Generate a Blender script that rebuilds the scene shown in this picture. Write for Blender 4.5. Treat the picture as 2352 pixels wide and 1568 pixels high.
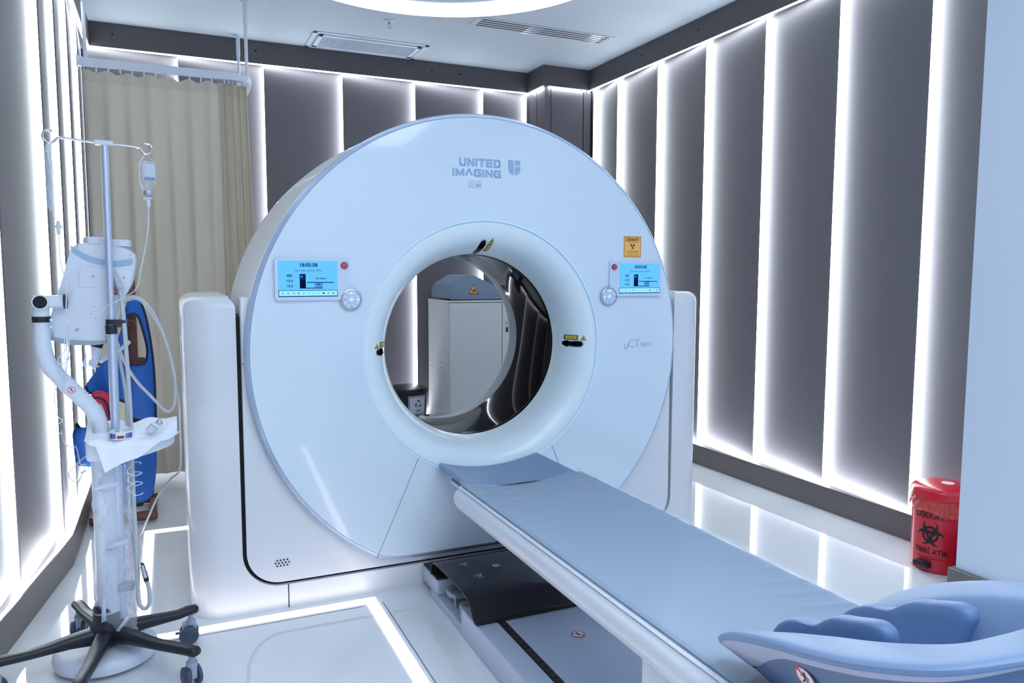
import bpy, bmesh, math, random
from mathutils import Vector, Matrix
from math import sin, cos, pi, radians, sqrt, atan2

for _o in list(bpy.data.objects):
    bpy.data.objects.remove(_o)
SC = bpy.context.scene
COL = SC.collection
random.seed(4)

# ------------------------------------------------------------------ camera
H = 1.38
F_PX = 1753.3
yaw, pitch, roll = .42283, .09065, .00227
fw = Vector((sin(yaw) * cos(pitch), cos(yaw) * cos(pitch), -sin(pitch)))
rt = Vector((cos(yaw), -sin(yaw), 0))
up = rt.cross(fw)
rt2 = rt * cos(roll) + up * sin(roll)
up2 = up * cos(roll) - rt * sin(roll)
cam_d = bpy.data.cameras.new('camera')
cam = bpy.data.objects.new('camera', cam_d)
COL.objects.link(cam)
cam_d.sensor_width = 36
cam_d.lens = F_PX / 2352 * 36
cam_d.clip_start = .02
M3 = Matrix((rt2, up2, -fw)).transposed()
cam.matrix_world = Matrix.Translation((0, 0, H)) @ M3.to_4x4()
SC.camera = cam

# ------------------------------------------------------------------ world + exposure
wd = bpy.data.worlds.new('world')
SC.world = wd
wd.use_nodes = True
wd.node_tree.nodes['Background'].inputs[0].default_value = (.55, .7, 1, 1)
wd.node_tree.nodes['Background'].inputs[1].default_value = .05
vs = SC.view_settings
vs.view_transform = 'Standard'
vs.look = 'None'
vs.gamma = 1
vs.use_curve_mapping = False
vs.exposure = 0.42
SC.cycles.max_bounces = 8
SC.cycles.diffuse_bounces = 6
SC.cycles.glossy_bounces = 4
SC.cycles.transmission_bounces = 6
SC.cycles.transparent_max_bounces = 12
SC.cycles.caustics_reflective = False
SC.cycles.caustics_refractive = False
SC.cycles.sample_clamp_indirect = 6
SC.cycles.use_denoising = True
try:
    SC.cycles.denoiser = 'OPENIMAGEDENOISE'
except Exception:
    pass

# strengths of the room lamps and the added ceiling fill (used by their builders below)
LED_WALL = 13.0        # strips between the wall panels
LED_BOTTOM = 46.0      # strips hidden behind the lip of the base board
LED_TOP = 15.0          # strips under the upper frieze
LED_FLOOR = 4.0
RING_LIGHT = 2.4       # round ceiling light behind the gantry
FILL_PANEL = 4.2        # added blue-white fill panels, unseen, over the couch end of the room

# ------------------------------------------------------------------ colours and materials
def lin(c):
    o = []
    for v in c:
        v /= 255.
        o.append(v / 12.92 if v <= .04045 else ((v + .055) / 1.055) ** 2.4)
    return (*o, 1)

def mat(name, col, rough=.5, metal=0, coat=0, spec=.5, noise=None, bump=None, sheen=0, sub=0, trans=0, ior=1.45, alpha=1):
    m = bpy.data.materials.new(name)
    m.use_nodes = True
    nt = m.node_tree
    b = nt.nodes['Principled BSDF']
    b.inputs['Base Color'].default_value = lin(col)
    b.inputs['Roughness'].default_value = rough
    b.inputs['Metallic'].default_value = metal
    b.inputs['Coat Weight'].default_value = coat
    b.inputs['Coat Roughness'].default_value = .03
    b.inputs['Specular IOR Level'].default_value = spec
    b.inputs['Transmission Weight'].default_value = trans
    b.inputs['IOR'].default_value = ior
    b.inputs['Alpha'].default_value = alpha
    if sheen:
        b.inputs['Sheen Weight'].default_value = sheen
    tc = nt.nodes.new('ShaderNodeTexCoord')
    if noise:      # (scale xyz, amount) mottling of the base colour
        mp = nt.nodes.new('ShaderNodeMapping'); mp.inputs['Scale'].default_value = noise[0]
        nt.links.new(tc.outputs['Object'], mp.inputs[0])
        n = nt.nodes.new('ShaderNodeTexNoise'); n.inputs['Scale'].default_value = 1; n.inputs['Detail'].default_value = 4
        nt.links.new(mp.outputs[0], n.inputs['Vector'])
        mx = nt.nodes.new('ShaderNodeMix'); mx.data_type = 'RGBA'
        a = noise[1]
        c = lin(col)
        mx.inputs[6].default_value = (c[0] * (1 - a), c[1] * (1 - a), c[2] * (1 - a), 1)
        mx.inputs[7].default_value = (min(1, c[0] * (1 + a)), min(1, c[1] * (1 + a)), min(1, c[2] * (1 + a)), 1)
        nt.links.new(n.outputs['Fac'], mx.inputs[0])
        nt.links.new(mx.outputs[2], b.inputs['Base Color'])
    if bump:       # (scale xyz, strength, distance)
        mp = nt.nodes.new('ShaderNodeMapping'); mp.inputs['Scale'].default_value = bump[0]
        nt.links.new(tc.outputs['Object'], mp.inputs[0])
        n = nt.nodes.new('ShaderNodeTexNoise'); n.inputs['Scale'].default_value = 1; n.inputs['Detail'].default_value = 3
        nt.links.new(mp.outputs[0], n.inputs['Vector'])
        bp = nt.nodes.new('ShaderNodeBump'); bp.inputs['Strength'].default_value = bump[1]; bp.inputs['Distance'].default_value = bump[2]
        nt.links.new(n.outputs['Fac'], bp.inputs['Height'])
        nt.links.new(bp.outputs[0], b.inputs['Normal'])
    return m

def emis(name, col, s):
    m = bpy.data.materials.new(name)
    m.use_nodes = True
    nt = m.node_tree
    nt.nodes.remove(nt.nodes['Principled BSDF'])
    e = nt.nodes.new('ShaderNodeEmission')
    e.inputs[0].default_value = lin(col); e.inputs[1].default_value = s
    nt.links.new(e.outputs[0], nt.nodes['Material Output'].inputs[0])
    return m

def film(name, col, alpha, rough=.12, bump=None, gloss=.5, coat=.4):
    """thin clear plastic: part see-through, part faint white body with a gloss"""
    m = mat(name, col, rough, 0, coat, gloss, None, bump)
    nt = m.node_tree
    b = nt.nodes['Principled BSDF']
    t = nt.nodes.new('ShaderNodeBsdfTransparent')
    lw = nt.nodes.new('ShaderNodeLayerWeight'); lw.inputs[0].default_value = .25
    mr = nt.nodes.new('ShaderNodeMapRange')
    mr.inputs['To Min'].default_value = alpha; mr.inputs['To Max'].default_value = min(1, alpha + .5)
    nt.links.new(lw.outputs['Facing'], mr.inputs['Value'])
    mx = nt.nodes.new('ShaderNodeMixShader')
    nt.links.new(mr.outputs[0], mx.inputs[0])
    nt.links.new(t.outputs[0], mx.inputs[1]); nt.links.new(b.outputs[0], mx.inputs[2])
    nt.links.new(mx.outputs[0], nt.nodes['Material Output'].inputs[0])
    return m

M = dict(
    panel=mat('dark_anodised_panel', (108, 105, 110), .5, 0, 0, .2, noise=((1, 1, .5), .05)),
    frieze=mat('dark_frieze', (88, 84, 88), .45),
    basebd=mat('taupe_baseboard', (108, 102, 102), .4),
    back=mat('wall_backing', (60, 58, 60), .7),
    ceil=mat('ceiling_paint', (196, 206, 217), .7),
    white_wall=mat('pale_blue_white_wall', (206, 216, 230), .55),
    floor=mat('white_epoxy_floor', (222, 226, 230), .045, 0, .35, .55, noise=((1.5, 1.5, 1), .02)),
    led=emis('led_strip', (236, 247, 255), LED_WALL),
    ledtop=emis('led_edge_strip', (236, 247, 255), LED_TOP),
    ledbot=emis('led_base_strip', (238, 246, 255), LED_BOTTOM),
    ledfloor=emis('led_floor', (255, 244, 246), LED_FLOOR),
    ring=emis('ring_light', (236, 246, 255), RING_LIGHT),
    ceilfill=emis('fill_panel', (226, 239, 251), FILL_PANEL),  # glow of the added ceiling fill, out of view
    gface=mat('gantry_front_glass', (208, 224, 236), .12, 0, .5, .5),
    gbez=mat('gantry_bezel', (180, 199, 224), .3, .2),
    gbody=mat('gantry_white_shell', (213, 217, 223), .32, 0, .15),
    gfun=mat('gantry_funnel', (216, 230, 236), .28, 0, .2),
    glass_edge=mat('pale_cyan_rim', (215, 240, 250), .2, 0, .4),
    gbore=mat('bore_black_gloss', (6, 7, 9), .05, 0, 0, .5, ior=1.2),
    ggrey=mat('bore_rear_grey', (176, 184, 192), .35),
    gap=mat('black_gap', (12, 14, 20), .7),
    seam=mat('seam_grey', (110, 125, 145), .6),
    logo=mat('logo_blue_grey', (150, 176, 208), .4),
    silver=mat('satin_silver', (186, 192, 200), .3, .7),
    chrome=mat('chrome', (200, 204, 210), .12, 1),
    alu=mat('anodised_pole', (196, 208, 226), .3, .5),
    scrframe=mat('panel_white', (200, 214, 236), .35),
    scr=emis('screen_blue', (92, 176, 236), 1.0),
    scrbar=emis('screen_bar', (132, 208, 252), 1.05),
    scrmid=emis('screen_mid_blue', (66, 140, 210), .9),
    scrnavy=emis('screen_navy', (16, 48, 110), .6),
    scrdark=emis('screen_dark', (8, 26, 66), .6),
    scrink=emis('screen_ink', (20, 60, 120), .8),
    lit=emis('lit_icon', (240, 250, 255), 1.2),
    red=mat('estop_red', (176, 40, 66), .35),
    redline=mat('sign_red', (190, 36, 60), .4),
    yellow=mat('label_yellow', (206, 186, 36), .4),
    orange=mat('sign_orange', (246, 184, 92), .45),
    black=mat('black_print', (20, 20, 24), .45),
    whitep=mat('white_print', (225, 228, 232), .45),
    vinyl=mat('couch_vinyl', (124, 146, 172), .42, 0, 0, .45, bump=((6, 3, 6), .15, .01)),
    vinyl2=mat('holder_vinyl', (116, 142, 178), .4, 0, 0, .45),
    vinyl3=mat('wing_vinyl', (98, 126, 168), .4, 0, 0, .45),
    cover=film('clear_couch_cover', (190, 205, 220), .07, .5, bump=((14, 40, 10), .3, .01), gloss=.25, coat=0),
    couchw=mat('couch_shell_white', (208, 214, 224), .35, 0, .1),
    holderw=mat('holder_shell_lilac', (186, 188, 208), .4),
    holderb=mat('holder_body_blue', (92, 112, 144), .4),
    grey=mat('base_blue_grey', (172, 184, 204), .38, .1),
    greyd=mat('base_grey_side', (178, 186, 206), .4, .1),
    smoke=None,
    rubber=mat('toothed_black', (14, 16, 20), .55),
    plast=mat('black_plastic', (30, 34, 44), .42, bump=((60, 60, 60), .1, .002)),
    castg=mat('caster_slate', (64, 74, 96), .4),
    castl=mat('caster_fork_grey', (150, 162, 184), .4),
    injw=mat('injector_white', (204, 213, 226), .38),
    injg=mat('injector_grey', (150, 160, 172), .4),
    sleeve=film('clear_sleeve', (226, 233, 244), .2, .12, bump=((26, 26, 9), .8, .02), gloss=.6),
    clear=film('clear_plastic', (214, 226, 240), .22, .08),
    clearw=film('frosted_plastic', (214, 224, 242), .62, .2),
    tube=mat('tube_white', (206, 214, 222), .35),
    cable=mat('cable_grey', (180, 188, 192), .45),
    paper=mat('drape_white', (232, 238, 246), .75, bump=((20, 20, 20), .3, .01)),
    bluelabel=mat('label_blue', (40, 70, 180), .45),
    labelw=mat('label_pale', (196, 204, 218), .5),
    brown=mat('amber_band', (122, 66, 44), .4),
    wood=mat('brown_wood', (104, 66, 56), .45, noise=((14, 14, 3), .25)),
    apron=mat('apron_blue', (30, 92, 176), .6, noise=((9, 9, 5), .12), bump=((8, 8, 4), .5, .02)),
    apronk=mat('apron_navy_trim', (16, 28, 62), .6),
    apronb=mat('apron_black', (14, 14, 20), .7),
    apronr=mat('apron_red', (188, 40, 72), .6),
    curtain=mat('curtain_fabric', (206, 198, 180), .8, sheen=.2, noise=((3, 3, 1), .04), bump=((160, 160, 160), .08, .002)),
    hem=mat('curtain_hem', (196, 188, 172), .8),
    rail=mat('rail_white', (206, 214, 228), .4),
    cab=mat('cabinet_white', (206, 212, 212), .45),
    wedge=mat('wedge_grey', (126, 142, 164), .55),
    bin=mat('bin_black', (18, 20, 26), .35),
    binlab=mat('bin_label', (188, 196, 210), .45),
    rbin=mat('bin_red', (204, 22, 44), .28, 0, .3),
    rbag=film('red_bag', (226, 84, 78), .72, .25, bump=((50, 50, 50), 1, .02)),
    grille=mat('vent_grille', (178, 188, 204), .5),
    ventdark=mat('vent_dark', (30, 24, 52), .6),
    pipe=mat('sprinkler_metal', (170, 160, 158), .35, .8),
)
M['smoke'] = film('smoked_acrylic', (40, 39, 44), .82, .07, coat=0, gloss=.35)

# ------------------------------------------------------------------ mesh builder
class G:
    def __init__(s):
        s.v, s.f, s.m = [], [], []
    def raw(s, v, f, m=0):
        b = len(s.v)
        s.v += [tuple(p) for p in v]
        for q in f:
            s.f.append([b + i for i in q]); s.m.append(m)
        return s
    def bm(s, bm, m=0, mx=None):
        bm.verts.index_update()
        vs_ = [(mx @ v.co if mx else v.co) for v in bm.verts]
        s.raw(vs_, [[v.index for v in f.verts] for f in bm.faces], m)
        bm.free()
        return s
    def box(s, a, b, m=0, bev=0, seg=3, mx=None):
        c = [(a[i] + b[i]) / 2 for i in range(3)]
        d = [abs(b[i] - a[i]) for i in range(3)]
        bm = bmesh.new()
        bmesh.ops.create_cube(bm, size=1)
        for v in bm.verts:
            v.co = Vector((c[0] + v.co.x * d[0], c[1] + v.co.y * d[1], c[2] + v.co.z * d[2]))
        if bev:
            bmesh.ops.bevel(bm, geom=list(bm.edges), offset=min(bev, min(d) * .49), segments=seg, profile=.5, affect='EDGES')
        return s.bm(bm, m, mx)
    def prism(s, pts, fn, h0, h1, m=0, bev=0, seg=2):
        """closed 2-D outline; fn(u, v, h) -> 3-D; solid between h0 and h1"""
        bm = bmesh.new()
        bot = [bm.verts.new((p[0], p[1], h0)) for p in pts]
        top = [bm.verts.new((p[0], p[1], h1)) for p in pts]
        n = len(pts)
        fb = bm.faces.new(list(reversed(bot))); ft = bm.faces.new(top)
        for i in range(n):
            j = (i + 1) % n
            bm.faces.new((bot[i], bot[j], top[j], top[i]))
        if bev:
            bmesh.ops.bevel(bm, geom=list(ft.edges) + list(fb.edges), offset=bev, segments=seg, profile=.5, affect='EDGES')
        bm.normal_update()
        bmesh.ops.triangulate(bm, faces=[f for f in bm.faces if len(f.verts) > 4])
        for v in bm.verts:
            v.co = Vector(fn(v.co.x, v.co.y, v.co.z))
        return s.bm(bm, m)
    def flat(s, pts, fn, h=0, m=0, cut=0):
        bm = bmesh.new()
        bm.faces.new([bm.verts.new((p[0], p[1], 0)) for p in pts])
        return s._flat(bm, fn, h, m, cut)
    def _flat(s, bm, fn, h, m, cut):
        bm.normal_update()
        if cut:
            xs = [v.co.x for v in bm.verts]
            x = min(xs) + cut
            while x < max(xs):
                bmesh.ops.bisect_plane(bm, geom=list(bm.verts) + list(bm.edges) + list(bm.faces), plane_co=(x, 0, 0), plane_no=(1, 0, 0))
                x += cut
        bm.normal_update()
        bmesh.ops.triangulate(bm, faces=list(bm.faces))
        for v in bm.verts:
            v.co = Vector(fn(v.co.x, v.co.y, h))
        return s.bm(bm, m)
    def text(s, txt, size, u, v, fn, h=0, m=0, align='CENTER', cut=0, sx=1, bold=0, shear=0):
        cu = bpy.data.curves.new('t', 'FONT')
        cu.body = txt; cu.size = size; cu.align_x = align; cu.align_y = 'CENTER'
        cu.resolution_u = 3; cu.offset = bold; cu.shear = shear
        ob = bpy.data.objects.new('t', cu)
        COL.objects.link(ob)
        dg = bpy.context.evaluated_depsgraph_get()
        me = bpy.data.meshes.new_from_object(ob.evaluated_get(dg))
        bm = bmesh.new(); bm.from_mesh(me)
        bpy.data.objects.remove(ob); bpy.data.curves.remove(cu); bpy.data.meshes.remove(me)
        for q in bm.verts:
            q.co.x = q.co.x * sx + u; q.co.y += v; q.co.z = 0
        return s._flat(bm, fn, h, m, cut)
    def lathe(s, prof, mx=None, n=32, m=0, cap0=False, cap1=False, a0=0, a1=2 * pi):
        """prof: list of (r, h) round local z"""
        mx = mx or Matrix()
        full = abs(a1 - a0 - 2 * pi) < 1e-6
        cnt = n if full else n + 1
        v, f = [], []
        for r, h in prof:
            for i in range(cnt):
                a = a0 + (a1 - a0) * i / n
                v.append(mx @ Vector((r * cos(a), r * sin(a), h)))
        for k in range(len(prof) - 1):
            for i in range(n if full else n):
                j = (i + 1) % cnt
                f.append((k * cnt + i, k * cnt + j, (k + 1) * cnt + j, (k + 1) * cnt + i))
        if cap0: f.append(tuple(reversed(range(cnt))))
        if cap1: f.append(tuple((len(prof) - 1) * cnt + i for i in range(cnt)))
        return s.raw(v, f, m)
    def tube(s, pts, r, m=0, n=10, smooth=0, caps=True, flat=1.0):
        pts = [Vector(p) for p in pts]
        if smooth: pts = crom(pts, smooth)
        R = r if isinstance(r, (list, tuple)) else None
        k = len(pts)
        t0 = (pts[1] - pts[0]).normalized()
        nrm = t0.orthogonal().normalized()
        v, f = [], []
        for i, p in enumerate(pts):
            t = (pts[min(i + 1, k - 1)] - pts[max(i - 1, 0)])
            t = t.normalized() if t.length > 1e-9 else t0
            nrm = (nrm - t * nrm.dot(t)).normalized()
            bn = t.cross(nrm)
            if R:
                q = i / (k - 1) * (len(R) - 1); a = int(min(q, len(R) - 2)); rr = R[a] + (R[a + 1] - R[a]) * (q - a)
            else: rr = r
            for j in range(n):
                an = 2 * pi * j / n
                v.append(p + nrm * (rr * cos(an)) + bn * (rr * sin(an) * flat))
        for i in range(k - 1):
            for j in range(n):
                q = (j + 1) % n
                f.append((i * n + j, i * n + q, (i + 1) * n + q, (i + 1) * n + j))
        if caps:
            f.append(tuple(reversed(range(n)))); f.append(tuple((k - 1) * n + j for j in range(n)))
        return s.raw(v, f, m)
    def cyl(s, a, b, r, m=0, n=20, r2=None):
        return s.tube([a, b], [r, r if r2 is None else r2], m, n)
    def grid(s, fn, nu, nv, m=0, closeu=False):
        v = [fn(i / nu if not closeu else i / nu, j / nv) for j in range(nv + 1) for i in range(nu if closeu else nu + 1)]
        w = nu if closeu else nu + 1
        f = []
        for j in range(nv):
            for i in range(nu):
                k = (i + 1) % w
                f.append((j * w + i, j * w + k, (j + 1) * w + k, (j + 1) * w + i))
        return s.raw(v, f, m)
    def each(s, name, mats, parent=None, **kw):
        """one object per separate piece"""
        par = list(range(len(s.v)))
        def find(a):
            while par[a] != a: par[a] = par[par[a]]; a = par[a]
            return a
        for f in s.f:
            for q in f[1:]: par[find(q)] = find(f[0])
        groups = {}
        for f, m_ in zip(s.f, s.m): groups.setdefault(find(f[0]), []).append((f, m_))
        out = []
        for fs in groups.values():
            g = G(); mp = {}
            for f, m_ in fs:
                for i in f:
                    if i not in mp: mp[i] = len(g.v); g.v.append(s.v[i])
                g.f.append([mp[i] for i in f]); g.m.append(m_)
            out.append(g.build(name, mats, parent, **kw))
        return out
    def build(s, name, mats, parent=None, ang=38, loc=None, fix=True):
        me = bpy.data.meshes.new(name)
        me.from_pydata(s.v, [], s.f)
        if not isinstance(mats, (list, tuple)): mats = [mats]
        for q in mats: me.materials.append(M[q] if isinstance(q, str) else q)
        me.polygons.foreach_set('material_index', s.m)
        if fix:
            bm = bmesh.new(); bm.from_mesh(me)
            bmesh.ops.recalc_face_normals(bm, faces=list(bm.faces))
            bm.to_mesh(me); bm.free()
        me.shade_smooth()
        me.set_sharp_from_angle(angle=radians(ang))
        me.update()
        o = bpy.data.objects.new(name, me)
        COL.objects.link(o)
        if parent is not None:
            o.parent = parent
            o.matrix_parent_inverse = Matrix.Translation(-wloc(parent))
        return o

def wloc(o):
    # things are Empties at their base; every part mesh keeps world coordinates
    return o.location if o.type == 'EMPTY' else Vector((0, 0, 0))

def crom(p, n):
    out = []
    for i in range(len(p) - 1):
        a, b, c, d = p[max(i - 1, 0)], p[i], p[i + 1], p[min(i + 2, len(p) - 1)]
        for k in range(n):
            t = k / n
            out.append(.5 * ((2 * b) + (c - a) * t + (2 * a - 5 * b + 4 * c - d) * t * t + (3 * b - a - 3 * c + d) * t ** 3))
    out.append(p[-1])
    return out

def crom2(pts, n, closed=False):
    P = [Vector((*q, 0)) if len(q) == 2 else Vector(q) for q in pts]
    if closed:
        m_ = len(P); out = []
        for i in range(m_):
            a, b, c, d = P[i - 1], P[i], P[(i + 1) % m_], P[(i + 2) % m_]
            for k in range(n):
                t = k / n
                out.append(.5 * ((2 * b) + (c - a) * t + (2 * a - 5 * b + 4 * c - d) * t * t + (3 * b - a - 3 * c + d) * t ** 3))
        return out
    return crom(P, n)

def tag(o, label=None, cat=None, group=None, kind=None):
    if label: o['label'] = label
    if cat: o['category'] = cat
    if group: o['group'] = group
    if kind: o['kind'] = kind
    return o

def thing(name, label, cat, loc=(0, 0, 0), group=None):
    o = bpy.data.objects.new(name, None)
    o.empty_display_size = .05
    o.location = loc
    COL.objects.link(o)
    return tag(o, label, cat, group)

def struct(o):
    o['kind'] = 'structure'
    return o

def rrect(x0, y0, x1, y1, r, n=5):
    rr = r if isinstance(r, (list, tuple)) else (r,) * 4      # corners: bl, br, tr, tl
    out = []
    for (cx, cy, a, q) in ((x0 + rr[0], y0 + rr[0], pi, rr[0]), (x1 - rr[1], y0 + rr[1], 1.5 * pi, rr[1]),
                           (x1 - rr[2], y1 - rr[2], 0, rr[2]), (x0 + rr[3], y1 - rr[3], .5 * pi, rr[3])):
        for i in range(n + 1):
            an = a + .5 * pi * i / n
            out.append((cx + q * cos(an), cy + q * sin(an)))
    return out

def circ(cx, cy, r, n=24, a0=0, a1=2 * pi):
    return [(cx + r * cos(a0 + (a1 - a0) * i / n), cy + r * sin(a0 + (a1 - a0) * i / n)) for i in range(n)]

def ringpts(g, cx, cy, r0, r1, fn, h, m, n=28, a0=0, a1=2 * pi):
    v, f = [], []
    for i in range(n + 1):
        a = a0 + (a1 - a0) * i / n
        v.append(Vector(fn(cx + r0 * cos(a), cy + r0 * sin(a), h)))
        v.append(Vector(fn(cx + r1 * cos(a), cy + r1 * sin(a), h)))
    for i in range(n): f.append((2 * i, 2 * i + 1, 2 * i + 3, 2 * i + 2))
    g.raw(v, f, m)

def face_xz(y):                      # outline drawn in (x, z), h goes towards the viewer (-y)
    return lambda u, v, h: (u, y - h, v)

# ================================================================== ROOM
CZ = 3.148          # ceiling
TZ = 2.976          # underside of the frieze
BZ = .127           # top of the base board
YB = 6.33           # back wall line
XR = 3.447          # right wall line
XW, YW = 3.03, 2.125   # white return wall

g = G(); g.box((-1.9, -3.2, -.08), (3.9, 6.9, 0))
floor_o = struct(g.build('floor', 'floor'))

# ceiling with the round light recess left solid (the ring is fixed under it)
g = G(); g.box((-1.9, -3.2, CZ), (3.9, 6.9, CZ + .1))
ceil_o = struct(g.build('ceiling', 'ceil'))

def frame_wall(A, B):
    A = Vector((*A, 0)); B = Vector((*B, 0)); t = (B - A).normalized()
    n = Vector((t.y, -t.x, 0))       # pointing into the room when walking A->B with the room on the right
    return A, t, n

def wall(name, side, A, B, segs, led_at='start', led=True, top=True, bottom=True, baseboard=True, depth=.095, lip=.016, d_in=.085):
    """A->B runs with the room on its right; panels shingle: the lit, recessed end is 'start' or 'end'"""
    A_, t, n = frame_wall(A, B)
    L = (Vector((*B, 0)) - A_).length
    def P(s_, d, z): q = A_ + t * s_ - n * d; return (q.x, q.y, z)
    def pr(g_, poly, z0, z1, m_=0):   # poly of (s, d)
        k = len(poly)
        v = [P(a, b, z0) for a, b in poly] + [P(a, b, z1) for a, b in poly]
        f = [list(range(k)), list(range(2 * k - 1, k - 1, -1))] + [[i, (i + 1) % k, k + (i + 1) % k, k + i] for i in range(k)]
        g_.raw(v, f, m_)
    def prz(g_, prof, s0, s1):        # (d, z) profile run along the wall
        k = len(prof)
        v = [P(s0, d, z) for d, z in prof] + [P(s1, d, z) for d, z in prof]
        g_.raw(v, [list(range(k)), list(range(2 * k - 1, k - 1, -1))] + [[i, (i + 1) % k, k + (i + 1) % k, k + i] for i in range(k)])
    g = G(); pr(g, [(0, depth), (L, depth), (L, depth + .12), (0, depth + .12)], 0, CZ)
    w = struct(g.build(name, 'back'))
    g = G(); pr(g, [(0, 0), (L, 0), (L, depth + .01), (0, depth + .01)], TZ, CZ - .001)
    g.build('frieze', 'frieze', w)
    for (s0, s1) in segs:
        g = G()
        d_out = .03
        if led_at == 'start':
            a, b = s0 + .002, s1
            pr(g, [(a, d_in), (b - .014, d_out), (b - .014, d_out + .055), (b - .02, d_out + .06), (a, d_in + .01)], BZ * .9, TZ + .02)
            pr(g, [(b - .016, d_out), (b, d_out - .002), (b, d_out + .005), (b - .016, d_out + .007)], BZ * .9, TZ + .02)
        else:
            a, b = s0, s1 - .002
            pr(g, [(a + lip - .002, d_out), (b, d_in), (b, d_in + .01), (a + lip + .004, d_out + .06), (a + lip - .002, d_out + .055)], BZ * .9, TZ + .02)
            pr(g, [(a, d_out - .002), (a + lip, d_out), (a + lip, d_out + .007), (a, d_out + .005)], BZ * .9, TZ + .02)
        g.build('wall_panel', 'panel', w)
        if led:
            g = G()
            if led_at == 'start':
                e = s1
                pr(g, [(e - .012, d_out + .006), (e, d_out + .006), (e, d_out + .056), (e - .012, d_out + .056)], BZ, TZ)
            else:
                e = s0
                pr(g, [(e, d_out + .006), (e + .012, d_out + .006), (e + .012, d_in + .001), (e, d_in + .001)], BZ, TZ)
            g.build('light_strip', 'led', w)
    if top:
        g = G(); prz(g, [(.004, TZ - .0005), (.028, TZ - .0005), (.004, TZ - .011)], .02, L - .02)
        g.build('upper_light_strip', 'ledtop', w)
    if baseboard:
        g = G(); pr(g, [(0, 0), (L, 0), (L, depth), (0, depth)], 0, BZ)
        if bottom: prz(g, [(0, BZ - .001), (.006, BZ - .001), (.006, BZ + .0125), (0, BZ + .0125)], 0, L)
        bb = struct(g.build('baseboard_' + side, 'basebd'))
        if bottom:
            g = G(); prz(g, [(.008, BZ + .0005), (.03, BZ + .0005), (.008, BZ + .011)], .02, L - .02)
            g.build('lower_light_strip', 'ledbot', bb)
    return w

# right wall: A = far corner, B = near end ; walking towards the camera the room is on the right
seams_r = [6.02, 5.994, 5.599, 5.024, 4.445, 3.86, 3.274, 2.698, 2.11]
segs = [(6.35 - seams_r[i], 6.35 - seams_r[i + 1]) for i in range(1, len(seams_r) - 1)]
# led on the start (far) end of each near panel = proud end of the farther panel
wr = wall('wall_right', 'right', (XR, 6.35), (XR, 2.0), [(6.35 - 6.02, 6.35 - 5.994)] + segs, 'start')
# back wall: A = left, B = right
xb = [-.48, .126, .738, 1.349, 1.961, 2.58, 3.001]
segs = [(xb[i] + .48, xb[i + 1] + .48) for i in range(len(xb) - 1)]
wb = wall('wall_back', 'back', (-.48, YB), (3.46, YB), segs + [(3.001 + .48, 3.93)], 'end')
# left wall: a slanted near part and a straight far part
PA, PB, PC = (-1.405, -2.5), (-.45, 4.036), (-.45, 6.45)
Ln = sqrt((PB[0] - PA[0]) ** 2 + (PB[1] - PA[1]) ** 2)
sg = [(Ln - .6 * (k + 1), Ln - .6 * k) for k in range(9, -1, -1)]
wl = wall('wall_left_near', 'left_near', PA, PB, sg, 'end', lip=.03, d_in=.064)
sg = [(0, .575), (.575, 1.175), (1.175, 1.77), (1.77, 2.414)]
wl2 = wall('wall_left_far', 'left_far', PB, PC, sg, 'end', lip=.03, d_in=.064)

# corner column with its frieze
g = G(); g.box((3.03, 6.05, 0), (3.49, 6.44, TZ + .02))
column_o = struct(g.build('wall_corner_column', 'panel'))
g = G(); g.box((2.998, 6.017, TZ), (3.449, 6.34, CZ - .001))
g.build('frieze', 'frieze', column_o)
g = G(); g.box((3.06, 6.024, TZ - .014), (3.42, 6.040, TZ - .0005)); g.box((3.006, 6.07, TZ - .014), (3.022, 6.3, TZ - .0005))
g.build('upper_light_strip', 'ledtop', column_o)
g = G()
for x in (3.085,): g.box((x, 6.0485, BZ), (x + .006, 6.0505, TZ))
g.box((3.405, 6.0485, BZ), (3.413, 6.0505, TZ))
g.box((3.0285, 6.21, BZ), (3.0305, 6.216, TZ))
g.each('joint', 'gap', column_o)
g = G(); g.box((3.0, 6.02, 0), (3.46, 6.34, BZ)); struct(g.build('baseboard_column', 'basebd'))

# white return wall at the right, near wall behind the viewer
g = G(); g.box((XW, -3.0, .0), (3.7, YW - .02, CZ)); struct(g.build('wall_right_near', 'white_wall'))
g = G(); g.box((XW - .025, -3.0, 0), (XW + .004, YW, BZ), bev=.003, seg=1); g.box((XW, YW - .03, 0), (3.46, YW, BZ), bev=.003, seg=1)
struct(g.build('baseboard_right_near', 'basebd'))
g = G(); g.box((-1.8, -2.62, 0), (3.7, -2.5, CZ)); struct(g.build('wall_front', 'white_wall'))

# ---- ceiling fittings
t = thing('ceiling_ring_light', 'large round glowing white ring light on the ceiling, cut by the top of the picture', 'ceiling light', (1.44, 4.17, CZ))
g = G(); mx = Matrix.Translation((1.44, 4.17, 0))
g.lathe([(.835, CZ - .0005), (.835, CZ - .012), (1.07, CZ - .012), (1.07, CZ - .0005)], mx, 128); g.build('diffuser', 'ring', t)
g = G(); g.lathe([(1.07, CZ - .001), (1.07, CZ - .014), (1.074, CZ - .014), (1.076, CZ - .001)], mx, 128); g.build('frame', 'rail', t)

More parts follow.
